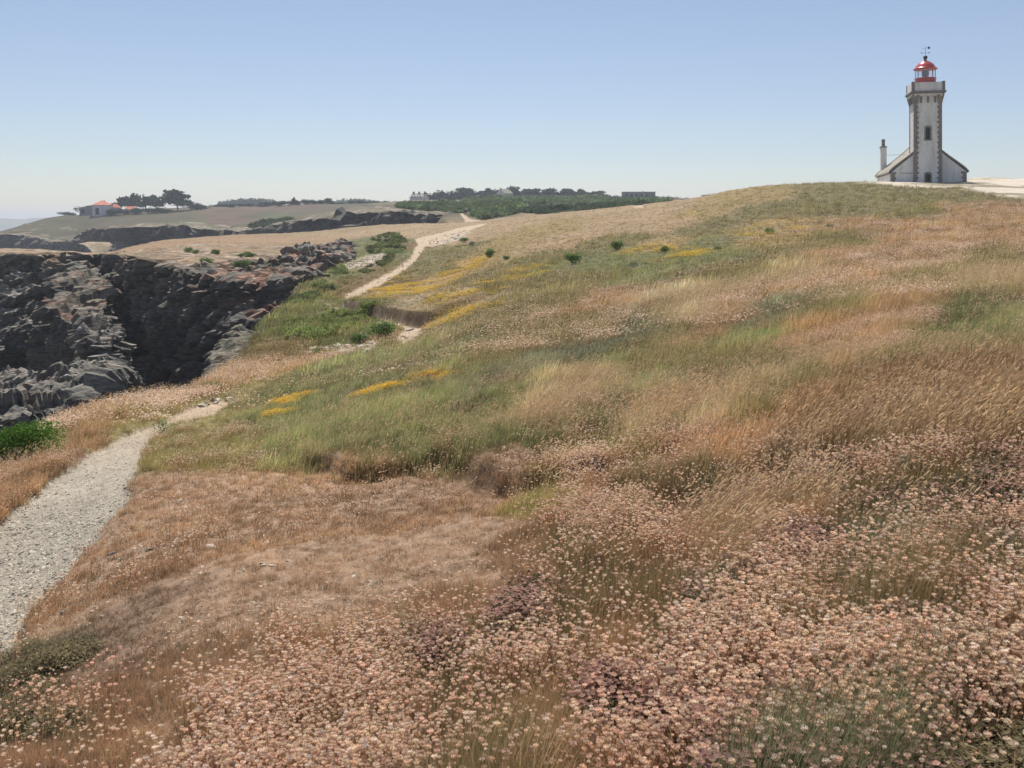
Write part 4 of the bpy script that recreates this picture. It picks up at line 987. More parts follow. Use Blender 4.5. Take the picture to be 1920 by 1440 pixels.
# keeper's house behind the tower
GW, GY0, GY1 = 4.25, -1.18, 9.9; cx = .12
def rz_(x): return 1.15 + 3.78 * (1 - abs(x - cx) / GW) * (1 - .06 * math.sin(math.pi * abs(x - cx) / GW))
gp_ = [(cx + GW * k / 12, rz_(cx + GW * k / 12)) for k in range(-12, 13)]
MB().prism([(cx - GW, -1.5), (cx + GW, -1.5)] + gp_[::-1], 'y', GY0, GY0 + .4).build('front_gable_wall', M_white, lh)
MB().prism([(cx - GW, -1.5), (cx + GW, -1.5)] + gp_[::-1], 'y', GY1 - .4, GY1).build('rear_gable_wall', M_white, lh)
MB().box(cx - GW, cx - GW + .4, GY0 + .402, GY1 - .402, -1.5, 1.15).build('side_wall', M_white, lh)
MB().box(cx + GW - .4, cx + GW, GY0 + .402, GY1 - .402, -1.5, 1.15).build('side_wall', M_white, lh)
for sgn in (-1, 1):
    pts = [(cx + sgn * (GW + .25) * k / 12, rz_(cx + sgn * GW * k / 12) + (.03 if k < 12 else -.08)) for k in range(13)]
    MB().prism(pts + [(x, z + .16) for x, z in pts[::-1]], 'y', GY0 + .32, GY1 - .32).build('roof_slope', M_slate, lh)
    for ya, yb in ((GY0 - .06, GY0 + .318), (GY1 - .318, GY1 + .06)):
        MB().prism([(x, z + .0) for x, z in pts] + [(x, z + .24) for x, z in pts[::-1]], 'y', ya, yb).build('gable_coping', M_stone, lh)
    q = MB(); z = -1.2; i = 0
    while z < .95:
        a = .6 if i % 2 else .42; x0, x1 = sorted((cx + sgn * (GW + .03), cx + sgn * (GW - a))); q.box(x0, x1, GY0 - .03, GY0 + (.4 if i % 2 else .6), z, z + .28, bev=.012); z += .3; i += 1
    q.build('corner_stones', M_stone, lh)
MB().box(cx - GW - .1, cx - GW - .0, GY0 + .3, GY1, .98, 1.1).build('gutter', M_stone, lh)
ch = MB().box(-3.75, -3.05, 8.9, 9.8, -.5, 4.9).build('chimney', M_white, lh)
MB().box(-3.82, -2.98, 8.83, 9.87, 4.9, 5.05, bev=.02).build('chimney_cap', M_stone, ch)
MB().lathe([(.26, 5.05), (.2, 5.5), (.24, 5.9), (.2, 6.0), (0, 6.0)], 14, c=(-3.4, 9.35)).build('chimney_pot', M_stone, ch)
MB().tube((-3.05, 9.0, 3.9), (-.9, 3.5, 3.6), .02, seg=5).build('wire', M_iron, lh)
MB().box(-3.1, -.95, GY0 - .05, GY0 - .01, 1.02, 1.07).box(-1.05, -.98, GY0 - .07, GY0 - .01, .1, 1.07).build('drainpipe', M_stone, lh)

# ---- far buildings
def place(u, Y, up=0.0):
    x, y = XY(u, Y); x = P(u, 400, Y)[0]; return (x, Y, ground_z(x, Y) + up)
def hip(w, l, h, ov=.35, ridge=.0):
    a, b = w / 2 + ov, l / 2 + ov; m = MB(); m.hull([(-a, -b, 0), (a, -b, 0), (a, b, 0), (-a, b, 0), (-a, -b, .12), (a, -b, .12), (a, b, .12), (-a, b, .12), (-ridge, 0, h), (ridge, 0, h), (ridge, 0.02, h)]); return m
def opening(parent, x, y, w, z0, z1, d=.06):
    o = MB().box(x - w / 2 - .1, x + w / 2 + .1, y - d, y + .02, z0 - .1, z1 + .1).build('window', M_frame, parent)
    MB().box(x - w / 2, x + w / 2, y - d - .03, y - d + .01, z0, z1).build('pane', M_dark, o)
def gable_house(b, w, l, eave, ridge, wallm, roofm, ov=.3):
    """ridge along x"""
    pr = [(-l / 2, 0 - 2), (l / 2, -2), (l / 2, eave), (0, ridge), (-l / 2, eave)]
    MB().prism(pr, 'x', -w / 2, w / 2).build('walls', wallm, b)
    for s in (-1, 1):
        p = [(0, ridge + .05), (s * (l / 2 + ov), eave - ov * (ridge - eave) / (l / 2) + .05)]
        MB().prism(p + [(y, z + .15) for y, z in p[::-1]], 'x', -w / 2 - .15, w / 2 + .15).build('roof_slope', roofm, b)
# walled house on the left headland
x, y, z = place(192, 428)
b = root('villa', (x, y, P(192, 403.5, 428)[2]), R(22), 'white villa with an orange pyramid roof at the left end of the headland trees', 'house')
MB().box(-4.1, 4.1, -3.6, 3.6, -2, 4.6).build('walls', M_white, b)
hip(8.2, 7.2, 2.3, .35, .5).build('roof', M_tile, b).location = (0, 0, 4.6)
opening(b, -2.1, -3.6, 1.3, .3, 3.2); opening(b, 2.4, -3.6, 1.0, .2, 2.4)
MB().box(.6, 1.2, -.6, 0, 6.0, 6.9).build('chimney', M_tile, b)
x, y, z = place(216, 434)
b = root('pavilion', (x, y, P(216, 403, 434)[2]), R(15), 'small pavilion with an orange pyramid roof right beside the villa', 'house')
MB().box(-2.1, 2.1, -2.1, 2.1, -2, 3.4).build('walls', M_white, b); hip(4.2, 4.2, 2.2).build('roof', M_tile, b).location = (0, 0, 3.4)
MB().box(-.3, .3, -.2, .3, 4.9, 5.8).build('chimney', M_tile, b); opening(b, 0, -2.1, 1.0, .8, 2.4)
x, y, z = place(246, 437)
b = root('outbuilding', (x, y, P(246, 399, 437)[2]), R(8), 'low outbuilding with an orange roof edged in white behind the headland hedge', 'house')
gable_house(b, 4.2, 3.4, 1.7, 2.9, M_white, M_tile)
for s in (-1, 1): MB().prism([(-2.0, 1.55), (0, 3.02), (2.0, 1.55), (2.0, 1.8), (0, 3.27), (-2.0, 1.8)], 'x', s * 2.28 - .12, s * 2.28 + .12).build('verge', M_white, b)
x, y, z = place(163, 432)
b = root('ruined_wall', (x, y, P(163, 401.5, 432)[2]), R(14), 'grey stone annexe wall adjoining the left side of the villa', 'wall')
M_gw = masonry('grey_render', lin((146, 144, 142)), lin((98, 94, 90)))
MB().prism([(-3.2, -2), (3.0, -2), (3.0, 4.2), (.5, 4.1), (-1.0, 3.4), (-3.2, 3.0)], 'y', -.4, 2.4).build('wall_body', M_gw, b)
opening(b, -1.6, -.4, 1.1, .4, 2.0)
# cottage on the skyline
x, y, z = place(786, 490)
b = root('cottage', (x, y, P(786, 377.5, 490)[2]), R(-28), 'pale cottage with three chimneys standing alone on the skyline', 'house')
gable_house(b, 8.6, 5.6, 1.9, 4.1, M_white, M_slate)
for xx in (-3.6, 0, 3.6):
    c_ = MB().box(xx - .35, xx + .35, -.45, .45, 3.4, 5.1).build('chimney', M_stone, b); MB().box(xx - .42, xx + .42, -.52, .52, 5.1, 5.25).build('chimney_cap', M_stone, c_)
for xx in (-2.7, -.9, .9, 2.7):
    dm = MB().prism([(xx - .6, 1.7), (xx + .6, 1.7), (xx + .6, 2.7), (xx, 3.2), (xx - .6, 2.7)], 'y', -2.75, -1.2).build('dormer', M_white, b); MB().box(xx - .3, xx + .3, -2.79, -2.74, 1.9, 2.6).build('pane', M_dark, dm)
# gable among the trees
x, y, z = place(946, 462)
b = root('farmhouse', (x, y, P(946, 370, 462)[2]), R(52), 'white gabled house peeping out between dark trees and green scrub', 'house')
gable_house(b, 7, 5, 2.0, 4.1, M_white, M_slate)
for xx in (-3.1, 3.1): MB().box(xx - .3, xx + .3, -.4, .4, 3.5, 4.7).build('chimney', M_white, b)
# long low building
x, y, z = place(1197, 500)
b = root('long_building', (x, y, P(1197, 370, 500)[2]), R(-4), 'long low grey building with arched openings behind the scrub on the horizon', 'building')
MB().box(-9.0, 9.0, -3, 3, -2, 2.75).build('walls', M_gw, b)
MB().box(-9.25, 9.25, -3.2, 3.2, 2.752, 3.0).build('roof', M_slate, b)
for xx in (-6.6, -3.9, -1.2, 1.5, 4.4, 7.0):
    n = 8; a_ = MB().prism([(xx - .7, -.4), (xx + .7, -.4)] + [(xx + .7 * math.cos(math.pi * k / n), 1.1 + .7 * math.sin(math.pi * k / n)) for k in range(n + 1)], 'y', -3.05, -2.9).build('archway', M_dark, b)
MB().box(2.2, 2.7, -.3, .3, 3.0, 3.5).build('chimney', M_stone, b)
x, y, z = place(1323, 486)
b = root('small_house', (x, y, P(1323, 372, 486)[2]), R(-6), 'tiny white flat-roofed house showing just above the hill line', 'house')
MB().box(-1.9, 1.9, -2, 2, -2, 1.75).build('walls', M_white, b); MB().box(-2.05, 2.05, -2.15, 2.15, 1.752, 1.9).build('roof', M_gw, b); MB().box(1.5, 1.8, -.3, .3, 1.9, 2.4).build('chimney', M_stone, b)
opening(b, -.6, -2, .8, .5, 1.3)
# ------------------------------------------------------------------ trees, shrubs, scrub
def foliage_mat(name, c, trans=.25):
    m = leafy(name, 'GEOMETRY', trans, attr='shade'); nt = m.node_tree
    a = [n for n in nt.nodes if n.type == 'ATTRIBUTE'][0]; mx = N(m, 'ShaderNodeMix', data_type='RGBA', blend_type='MULTIPLY'); mx.inputs[0].default_value = 1; mx.inputs[7].default_value = (*c, 1)
    L(m, a.outputs['Color'], mx.inputs[6])
    for n in nt.nodes:
        if n.type in ('BSDF_DIFFUSE', 'BSDF_TRANSLUCENT'): L(m, mx.outputs[2], n.inputs[0])
    return m
F_cyp = foliage_mat('cypress_foliage', lin((70, 86, 64)), .15)
F_cyp2 = foliage_mat('cypress_foliage_light', lin((98, 110, 84)), .2)
F_green = foliage_mat('shrub_foliage', lin((120, 140, 86)), .35)
F_bright = foliage_mat('bright_foliage', lin((98, 130, 60)), .35)
F_grey = foliage_mat('grey_foliage', lin((120, 134, 112)), .3)
M_bark = noisy('bark', lin((96, 86, 76)), .3, 3, bscale=10, bdist=.05)
M_barkp = noisy('pale_bark', lin((150, 142, 130)), .3, 3, bscale=10, bdist=.05)

def crown(blobs, n, leaf, m, seed, name='crown', flat=.6, parent=None):
    """leaf clumps through the volume of several uneven blobs: (x, y, z, rx, ry, rz)"""
    r = np.random.default_rng(seed); vol = np.array([b[3] * b[4] * b[5] for b in blobs]) ** .75; vol /= vol.sum()
    k = r.choice(len(blobs), n, p=vol); B = np.array(blobs)[k]
    d = r.normal(size=(n, 3)); d /= np.linalg.norm(d, axis=1, keepdims=True); rad = r.random(n)[:, None] ** .42
    c = B[:, :3] + d * rad * B[:, 3:]; c += r.normal(0, leaf * .5, (n, 3))
    s = leaf * r.uniform(.5, 1.3, n)[:, None]; a = r.normal(size=(n, 3)) + d * .6; a /= np.linalg.norm(a, axis=1, keepdims=True)
    b = np.cross(a, r.normal(size=(n, 3))); b /= np.linalg.norm(b, axis=1, keepdims=True); e = np.cross(a, b)
    V = np.stack([c - b * s, c - e * s * flat, c + b * s * 1.1, c + e * s * flat], 1).reshape(-1, 3)
    cv = .6 + .8 * r.random(len(blobs))[k] * .5 + .45 * r.random(n); sh = np.repeat(cv[:, None] * np.array([1, 1, 1.0]) * (1 + r.normal(0, .06, (n, 3))), 4, 0)
    return mesh_np(name, V, np.arange(4 * n).reshape(-1, 4), m, {'shade': np.clip(sh, .2, 1.8)})
def limbs(mb, base, tips, r0):
    for tp in tips:
        mid = (Vector(base) * .45 + Vector(tp) * .55) + Vector((random.uniform(-.2, .2), random.uniform(-.2, .2), random.uniform(-.1, .2)))
        mb.tube(base, mid, r0, r0 * .6, 6).tube(mid, tp, r0 * .6, r0 * .2, 5)
def tree_kind(seed, h, w, lean, dens, m, layers=9, bark=None):
    """wind-shaped cypress: forked trunk and flat-bottomed plates of foliage pushed to one side"""
    rs = random.Random(seed); random.seed(seed); blobs = []; tips = []
    for i in range(layers):
        t = i / (layers - 1); z = h * (.42 + .52 * t) ; rr_ = w * (.5 - .28 * t) 
        x = lean * h * (.15 + .5 * t) + rs.uniform(-.8, .8) * w * (.42 - .25 * t); y = rs.uniform(-.7, .7) * w * .32
        blobs.append((x, y, z, rr_ * rs.uniform(.55, 1), rr_ * rs.uniform(.5, .9), h * rs.uniform(.07, .14))); tips.append((x, y, z))
    tk = MB(); tk.tube((0, 0, -.6), (lean * h * .1, 0, h * .28), .035 * h, .026 * h, 8)
    limbs(tk, (lean * h * .1, 0, h * .27), tips, .018 * h)
    me = bpy.data.meshes.new('trunk'); tk.bm.to_mesh(me); tk.bm.free(); me.materials.append(bark or M_bark)
    return crown(blobs, dens, .045 * h + .05, m, seed), me
def dome_kind(seed, h, w, n, m, leaf):
    rs = random.Random(seed); random.seed(seed); blobs = []
    for i in range(9): a = rs.uniform(0, 6.28); q = rs.uniform(0, .34) * w; blobs.append((q * math.cos(a), q * math.sin(a), h * rs.uniform(.3, .68), w * rs.uniform(.15, .28), w * rs.uniform(.15, .28), h * rs.uniform(.2, .33)))
    tk = MB(); 
    for i in range(5): a = rs.uniform(0, 6.28); tk.tube((0.03 * i, 0, -.1), (.28 * w * math.cos(a), .28 * w * math.sin(a), h * .6), .02 * h + .01, .006 * h, 5)
    me = bpy.data.meshes.new('stems'); tk.bm.to_mesh(me); tk.bm.free(); me.materials.append(M_bark)
    return crown(blobs, n, leaf, m, seed, 'foliage'), me
def put(name, kind, loc, s, rz, label, cat, group=None, names=('crown', 'trunk')):
    o = root(name, loc, rz, label, cat, group); o.scale = s if isinstance(s, tuple) else (s, s, s)
    link(names[0], kind[0], o); link(names[1], kind[1], o); return o
def at(u, Y): x = P(u, 400, Y)[0]; return (x, Y, ground_z(x, Y))
def mpp(Y): return Y / F       # metres per photo pixel

ORD = 'first second third fourth fifth sixth seventh eighth ninth tenth eleventh twelfth thirteenth fourteenth fifteenth sixteenth seventeenth eighteenth nineteenth twentieth twenty-first twenty-second twenty-third twenty-fourth'.split()
KC = [tree_kind(200 + i, 1.0, 1.15, .35, 700, F_cyp) for i in range(4)]
KL = [tree_kind(220 + i, 1.0, 1.35, -.25, 700, F_cyp2 if i == 1 else F_cyp, 11, M_barkp) for i in range(3)]
KD = [dome_kind(240 + i, 1.0, 1.5, 620, F_cyp, .075) for i in range(3)]
def far_tree(kinds, u, Y, top_v, wpx, base_v, label, group=None, name='cypress_tree', names=('crown', 'trunk')):
    k = random.choice(kinds); x, _, z = P(u, base_v, Y); gz_ = ground_z(x, Y); zt_ = P(u, top_v, Y)[2]; z = min(z, gz_); h = zt_ - z
    bb = 1.25 if kinds is not KD else 1.35
    return put(name, k, (x, Y, z), (wpx * mpp(Y) / bb, wpx * mpp(Y) / bb, h), random.uniform(-.4, .4), label, 'tree', group, names)
random.seed(31)
# headland trees, left to right
far_tree(KC, 226, 448, 370, 34, 398, 'spreading dark cypress just right of the villa roofs')
far_tree(KC, 247, 446, 365, 40, 397, 'flat-topped cypress rising over the low orange outbuilding')
far_tree(KC, 272, 444, 369, 36, 396, 'rounded grey-green cypress in the middle of the headland grove', 'headland cypresses')
far_tree(KL, 292, 443, 368, 40, 396, 'green cypress left of the tallest headland tree')
_tall = far_tree(KL, 334, 440, 358, 66, 396, 'tallest leaning cypress with bare pale limbs at the right end of the headland grove'); _tall.rotation_euler = (0, 0, 0)
far_tree(KD, 362, 441, 377, 48, 395, 'low wind-pruned bush tapering off to the right of the tallest cypress', None, 'shrub', ('foliage', 'stems'))
far_tree(KD, 160, 440, 384, 34, 404, 'dark bushy tree behind the grey annexe wall')
far_tree(KD, 125, 450, 396, 30, 405, 'low dark thicket on the skyline left of the villa', None, 'shrub', ('foliage', 'stems'))
for i, (u, w_) in enumerate(((200, 30), (222, 26), (244, 30), (268, 30), (294, 30))):
    far_tree(KD, u + 12, 424, 389.5 - (u - 200) * .03, w_ + 4, 402 - (u - 200) * .06, 'dark green hedge bush in front of the headland grove, %s from the left' % ORD[i], 'hedge bushes before the headland grove', 'hedge_bush', ('foliage', 'stems'))
put('dead_tree', (crown([(0, 0, .8, .12, .1, .15)], 40, .05, F_cyp2, 3), tree_kind(77, 1, .6, .3, 10, F_cyp, 6, M_barkp)[1]), (P(268, 380, 446)[0], 446, P(268, 385, 446)[2]), (4.5, 4.5, 6), 0, 'thin bare dead tree sticking up out of the headland grove', 'tree')
# skyline between headland and cottage
far_tree(KC, 526, 480, 377, 22, 385, 'small cypress right of the far wooded hill')
far_tree(KL, 552, 480, 371, 11, 385, 'lone flag-shaped tree bent to the left on the skyline')
far_tree(KC, 611, 482, 372, 24, 384, 'flat-topped cypress at the right end of the skyline bushes')
for i, u in enumerate(range(384, 770, 17)):
    far_tree(KD, u + random.uniform(-5, 5), 478 + random.uniform(-6, 6), 378.5 - (u - 384) * .008 - random.uniform(0, 3.5) + (2 if u > 620 else 0) - (2 if 545 < u < 620 else 0) + (6 if u < 500 else 0), 24, 387 - (u - 384) * .012 + (4 if u < 440 else 0), 'low dark bush in the row along the far skyline, %s from the left' % ORD[i], 'skyline bushes', 'skyline_bush', ('foliage', 'stems'))
# dark grove right of the cottage, skyline of tree crowns
for i, (u, tv, w_) in enumerate([(806, 369, 26), (822, 362, 30), (840, 357, 34), (858, 356, 32), (876, 357, 30), (893, 358, 28), (910, 358, 26), (925, 357, 26)]):
    far_tree(KD if i % 3 else KC, u, 505, tv - 3, w_ + 34, 381, 'dark rounded tree in the dense grove right of the cottage, %s from the left' % ORD[i], 'dark grove by the cottage')
for i, (u, tv, w_) in enumerate([(938, 352, 28), (952, 350.5, 30), (966, 351, 30), (980, 355, 26)]):
    far_tree(KC if i % 2 else KD, u, 490, tv, w_ + 12, 378, 'taller dark tree behind the white gabled house, %s from the left' % ORD[i], 'trees behind the gabled house')
for i, u in enumerate(range(994, 1140, 15)):
    far_tree(KD if i % 2 else KC, u, 500, 354.5 + max(0, (u - 1060)) * .09 + random.uniform(-1.6, .6), 46, 378, 'dark green tree in the long row along the horizon, %s from the left' % ORD[i], 'tree row along the horizon')
for i, u in enumerate(range(1138, 1312, 15)):
    far_tree(KD, u, 480, (364.5 + max(0, u - 1225) * .075 if u < 1172 or u > 1225 else 367.5) + random.uniform(-.8, 1), 26, 380, 'low green bush in the hedge below the long building, %s from the left' % ORD[i], 'hedge along the horizon', 'hedge_bush', ('foliage', 'stems'))

# far woods that read as one mass
def mass(name, rows, m, label, leaf, n, seed):
    bl = []
    for u, v, Y, w_, hh in rows: p = P(u, v, Y); bl.append((p[0], p[1], p[2], w_ * mpp(Y), w_ * mpp(Y), hh * mpp(Y)))
    return tag(link(name, crown(bl, n, leaf, m, seed, name)), label, 'trees', kind='stuff')
mass('far_wood', [(u, 389 - 6 * math.sin(math.pi * min(1, (u - 405) / 150)), 800, 14, 9 + 2 * math.sin(u)) for u in range(418, 512, 9)], F_cyp2, 'far-off wooded hill on the horizon left of the skyline bushes', 1.3, 6000, 5)
mass('far_wood', [(u, 387 - 5 * math.sin(math.pi * (u - 625) / 85), 820, 12, 8) for u in range(636, 704, 8)], F_cyp2, 'second far-off wooded hill on the horizon left of the cottage', 1.3, 4000, 6)

# scrub covering the middle distance
SB = [crown([(random.uniform(-.3, .3), random.uniform(-.3, .3), .35, .5, .5, .38) for _ in range(3)], 150, .13, M_leaf, 300 + i, 'scrub') for i in range(4)]
SCR = [(uYpoly([(748, 300), (750, 268), (800, 262), (845, 256), (862, 256), (858, 300), (850, 345), (790, 340)]), 2.0, 2300, (112, 124, 82)),
       (uYpoly([(868, 268), (884, 238), (915, 208), (950, 215), (975, 225), (985, 250), (940, 262), (935, 285), (960, 300), (1020, 330), (1100, 320), (1180, 280), (1250, 260), (1258, 290), (1215, 310), (1175, 360), (1130, 400), (1130, 460), (1000, 470), (900, 440), (868, 380), (866, 300)]), 2.2, 9500, (112, 126, 84)),
       (uYpoly([(985, 222), (1040, 205), (1110, 195), (1180, 185), (1252, 178), (1256, 205), (1170, 215), (1090, 230), (1000, 245)]), 1.6, 1500, (92, 106, 76)),
       (uYpoly([(468, 320), (480, 300), (545, 298), (545, 325), (500, 335)]), 2.0, 420, (98, 110, 74)),
       (uYpoly([(840, 250), (868, 240), (866, 258), (845, 262)]), 1.5, 80, (98, 110, 74)),
       (pxpoly([(530, 615), (560, 598), (600, 590), (690, 588), (720, 596), (700, 612), (640, 625), (570, 636), (530, 632)]), .42, 950, (138, 148, 88)),
       (pxpoly([(545, 565), (575, 545), (610, 520), (640, 505), (655, 512), (640, 535), (600, 552), (560, 575)]), .55, 520, (124, 132, 86)),
       (pxpoly([(690, 460), (710, 440), (745, 442), (765, 455), (760, 470), (720, 482), (695, 478)]), .8, 230, (124, 132, 86)),
       (pxpoly([(660, 520), (700, 495), (735, 478), (740, 486), (700, 512), (670, 528)]), .5, 160, (124, 130, 86))]
sp_, sc_, st_ = [], [], []
for poly, size, n, col in SCR:
    lo_, hi_ = poly.min(0), poly.max(0); q = rng.uniform(lo_, hi_, (n * 4, 2)); d = poly_sd(q[:, 0], q[:, 1], poly); q = q[d > 0][:n]
    zz, _ = land(q[:, 0], q[:, 1]); keep = fbm2(q[:, 0], q[:, 1], size * 5, 3, 97) > (-.25 if size > 1.2 else .0)
    q, zz = q[keep], zz[keep]; k = len(q); sp_.append(np.stack([q[:, 0], q[:, 1], zz - .1 * size], 1)); hv_ = 1 + .8 * fbm2(q[:, 0], q[:, 1], size * 4, 2, 99); sc_.append(np.stack([rng.uniform(.7, 1.3, k) * size] * 2 + [rng.uniform(.5, 1.1, k) * size * hv_], 1)); st_.append(vary(np.tile(lin(col), (k, 1)), .24) * (1 + .8 * fbm2(q[:, 0], q[:, 1], size * 7, 3, 98))[:, None] * np.array([1, 1, 1.0]) ** 1)
sp_, sc_, st_ = map(np.concatenate, (sp_, sc_, st_)); n = len(sp_)
scatter('scrub', SB, sp_, np.stack([rng.normal(0, .1, n), rng.normal(0, .1, n), rng.uniform(0, 6.28, n)], 1), sc_, rng.integers(0, 4, n), st_, 'dense green scrub and gorse covering the middle distance and the chasm slope', 'scrub')

# single shrubs on the slope
KS = [dome_kind(260 + i, 1.0, 1.1, 1100, F_green, .05) for i in range(3)]
KG = [dome_kind(270, 1.0, 1.6, 900, F_grey, .05)]
KB = [dome_kind(280 + i, 1.0, 1.5, 4200, F_bright, .026) for i in range(2)]
def shrub(kinds, u, v, wpx, hpx, label, group=None, bb=1.0):
    x, y = hit(u, v)[0]; s = mpp(y); k = random.choice(kinds); return put('shrub', k, (x, y, ground_z(x, y) - .03), (wpx * s / bb, wpx * s / bb, hpx * s * 1.15), random.uniform(0, 6), label, 'shrub', group, ('foliage', 'stems'))
shrub(KS, 1076, 494, 32, 24, 'round green shrub on the mid slope, the lower left of the two largest')
shrub(KS, 1158, 470, 32, 20, 'dark green shrub highest on the mid slope, left of the yellow patches')
shrub(KS, 918, 482, 30, 17, 'dark green shrub beside the yellow drifts right of the path')
shrub(KS, 869, 454, 17, 11, 'small round dark shrub just right of the bare rock on the path')
shrub(KG, 885, 462, 18, 9, 'small greyish shrub downhill of the round one by the bare rock', None, 1.4)
shrub(KS, 950, 488, 16, 9, 'little green shrub right of the dark one beside the yellow drifts')
shrub(KS, 1246, 476, 26, 14, 'spiky green shrub surrounded by yellow patches on the mid slope')
shrub(KS, 1442, 440, 32, 13, 'low bright green shrub high on the slope among yellow patches', None, 1.3)
shrub(KS, 1347, 470, 22, 10, 'low green tuft shrub between the spiky shrub and the highest yellow patches', None, 1.2)
shrub(KG, 1186, 501, 34, 12, 'flat grey-green shrub in the grass right of the round shrub', None, 1.5)
shrub(KG, 1385, 498, 26, 10, 'flat grey-green shrub low on the right part of the slope', None, 1.5)
shrub(KS, 1755, 454, 20, 9, 'small dark shrub on the pink slope below the lighthouse')
shrub(KS, 1555, 428, 24, 9, 'faint green shrub on the slope left of the lighthouse shrub', None, 1.3)
shrub(KS, 715, 640, 66, 38, 'tall dark green bush left of the path at the foot of the cut bank', None, 1.1)
shrub(KS, 675, 648, 50, 24, 'lower dark green bush adjoining the tall one by the cut bank', None, 1.1)
shrub(KB, 600, 662, 30, 12, 'small bright green plant beside the bare stones above the chasm slope', None, 1.2)
shrub(KB, 402, 730, 34, 14, 'small bright green plant on the rim of the chasm', None, 1.3)
shrub(KB, 36, 860, 140, 80, 'large bright green bush at the left edge above the sea rocks', None, 1.25)
shrub(KB, -60, 862, 110, 44, 'bright green bush partly cut by the left edge of the view', None, 1.25)
for u, v, w_, h_, lb in ((352, 487, 20, 12, 'leftmost dark tussock on the flat top of the rocky promontory'), (366, 484, 16, 8, 'small tussock right of the leftmost one on the rocky promontory'), (405, 492, 34, 10, 'low wide tussock in the middle of the rocky promontory'), (466, 487, 34, 11, 'dark tussock near the upturned slabs on the rocky promontory'), (452, 474, 20, 7, 'small tussock on the far part of the rocky promontory'), (385, 515, 40, 16, 'dark patch of shrub near the front rim of the rocky promontory'), (452, 520, 40, 16, 'dark shrub beside the rocks at the front rim of the promontory'), (590, 463, 22, 7, 'small shrub behind the upturned slabs')):
    Y_ = 90 if v < 500 else 76; z_ = P(u, v, Y_); s_ = mpp(Y_); put('shrub', random.choice(KS), (z_[0], Y_, float(base_z(z_[:1], z_[1:2])[0]) - .1), (w_ * s_ / 1.2, w_ * s_ / 1.2, h_ * s_ * 1.3), random.uniform(0, 6), lb, 'shrub', None, ('foliage', 'stems'))
# leafy upright plants
def sprig(n, h, seed, m, spread):
    g = Geo(); random.seed(seed)
    for _ in range(n):
        a = random.uniform(0, 6.28); r = spread * math.sqrt(random.random()); b = np.array([r * math.cos(a), r * math.sin(a), 0]); hh = h * random.uniform(.6, 1.1); d = np.array([math.cos(a) * .3 + .3, math.sin(a) * .3, 0])
        g.blade(b, d, hh, .006, .35, (.5, .5, .5), (.8, .8, .8), 3)
        for j in range(11):
            t = .15 + .85 * j / 11; p = b + np.array([0, 0, 1.0]) * hh * (t - .09 * t * t) + d * .35 * hh * t * t; aa = j * 2.4; q = np.array([math.cos(aa), math.sin(aa), .5]) * hh * .22; e = np.array([-math.sin(aa), math.cos(aa), 0]) * hh * .05; k = random.uniform(.75, 1.25)
            g.quad([p, p + q * .5 - e, p + q, p + q * .5 + e], (k, k, k))
    return g.mesh('leaves', m)
for i, (u, v, w_, h_, m, lb) in enumerate([(302, 822, 46, 34, F_green, 'leafy green plant at the right edge of the path near the chasm'), (1160, 982, 26, 36, F_bright, 'fresh green sprig among the dry thrift, left one of a close pair'), (1202, 968, 44, 38, F_bright, 'fresh green sprig among the dry thrift, right one of a close pair'),
                                    (1700, 905, 36, 44, F_cyp2, 'dark upright leafy plant in the pale thrift on the right'), (1020, 1410, 50, 40, F_bright, 'green grassy sprig in the thrift at the bottom edge')]):
    x, y = hit(u, v)[0]; s = mpp(y); o = link('leafy_plant', sprig(max(6, int(w_ / 4)), h_ * s * 1.1, 400 + i, m, w_ * s / 2)); o.location = (x, y, ground_z(x, y)); tag(o, lb, 'plant')
# one fresh pink thrift bloom
x, y = hit(1722, 1440)[0]; z0 = ground_z(x, y); o = root('pink_thrift', (x, y, z0), 0, 'single fresh bright pink thrift bloom near the bottom right corner', 'flower')
M_pink = mat('pink_petal', lin((226, 112, 178)), .7); M_stem = mat('green_stem', lin((96, 108, 66)), .8)
MB().tube((0, 0, 0), (.01, 0, .13), .0016, .0012, 6).build('stem', M_stem, o)
g = Geo(); random.seed(9)
for i in range(34):
    t_ = math.sqrt((i + .5) / 34) * 1.6; a = i * 2.4; d = np.array([math.sin(t_) * math.cos(a), math.sin(t_) * math.sin(a), math.cos(t_)]); e = np.cross(d, (0.1, 0, 1)); e = e / np.linalg.norm(e) * .005; c_ = np.array([.01, 0, .13])
    g.quad([c_, c_ + d * .009 - e, c_ + d * .015, c_ + d * .009 + e], (1, 1, 1))
g.mesh('bloom', M_pink).name = 'bloom'; link('bloom', bpy.data.meshes['bloom'], o)

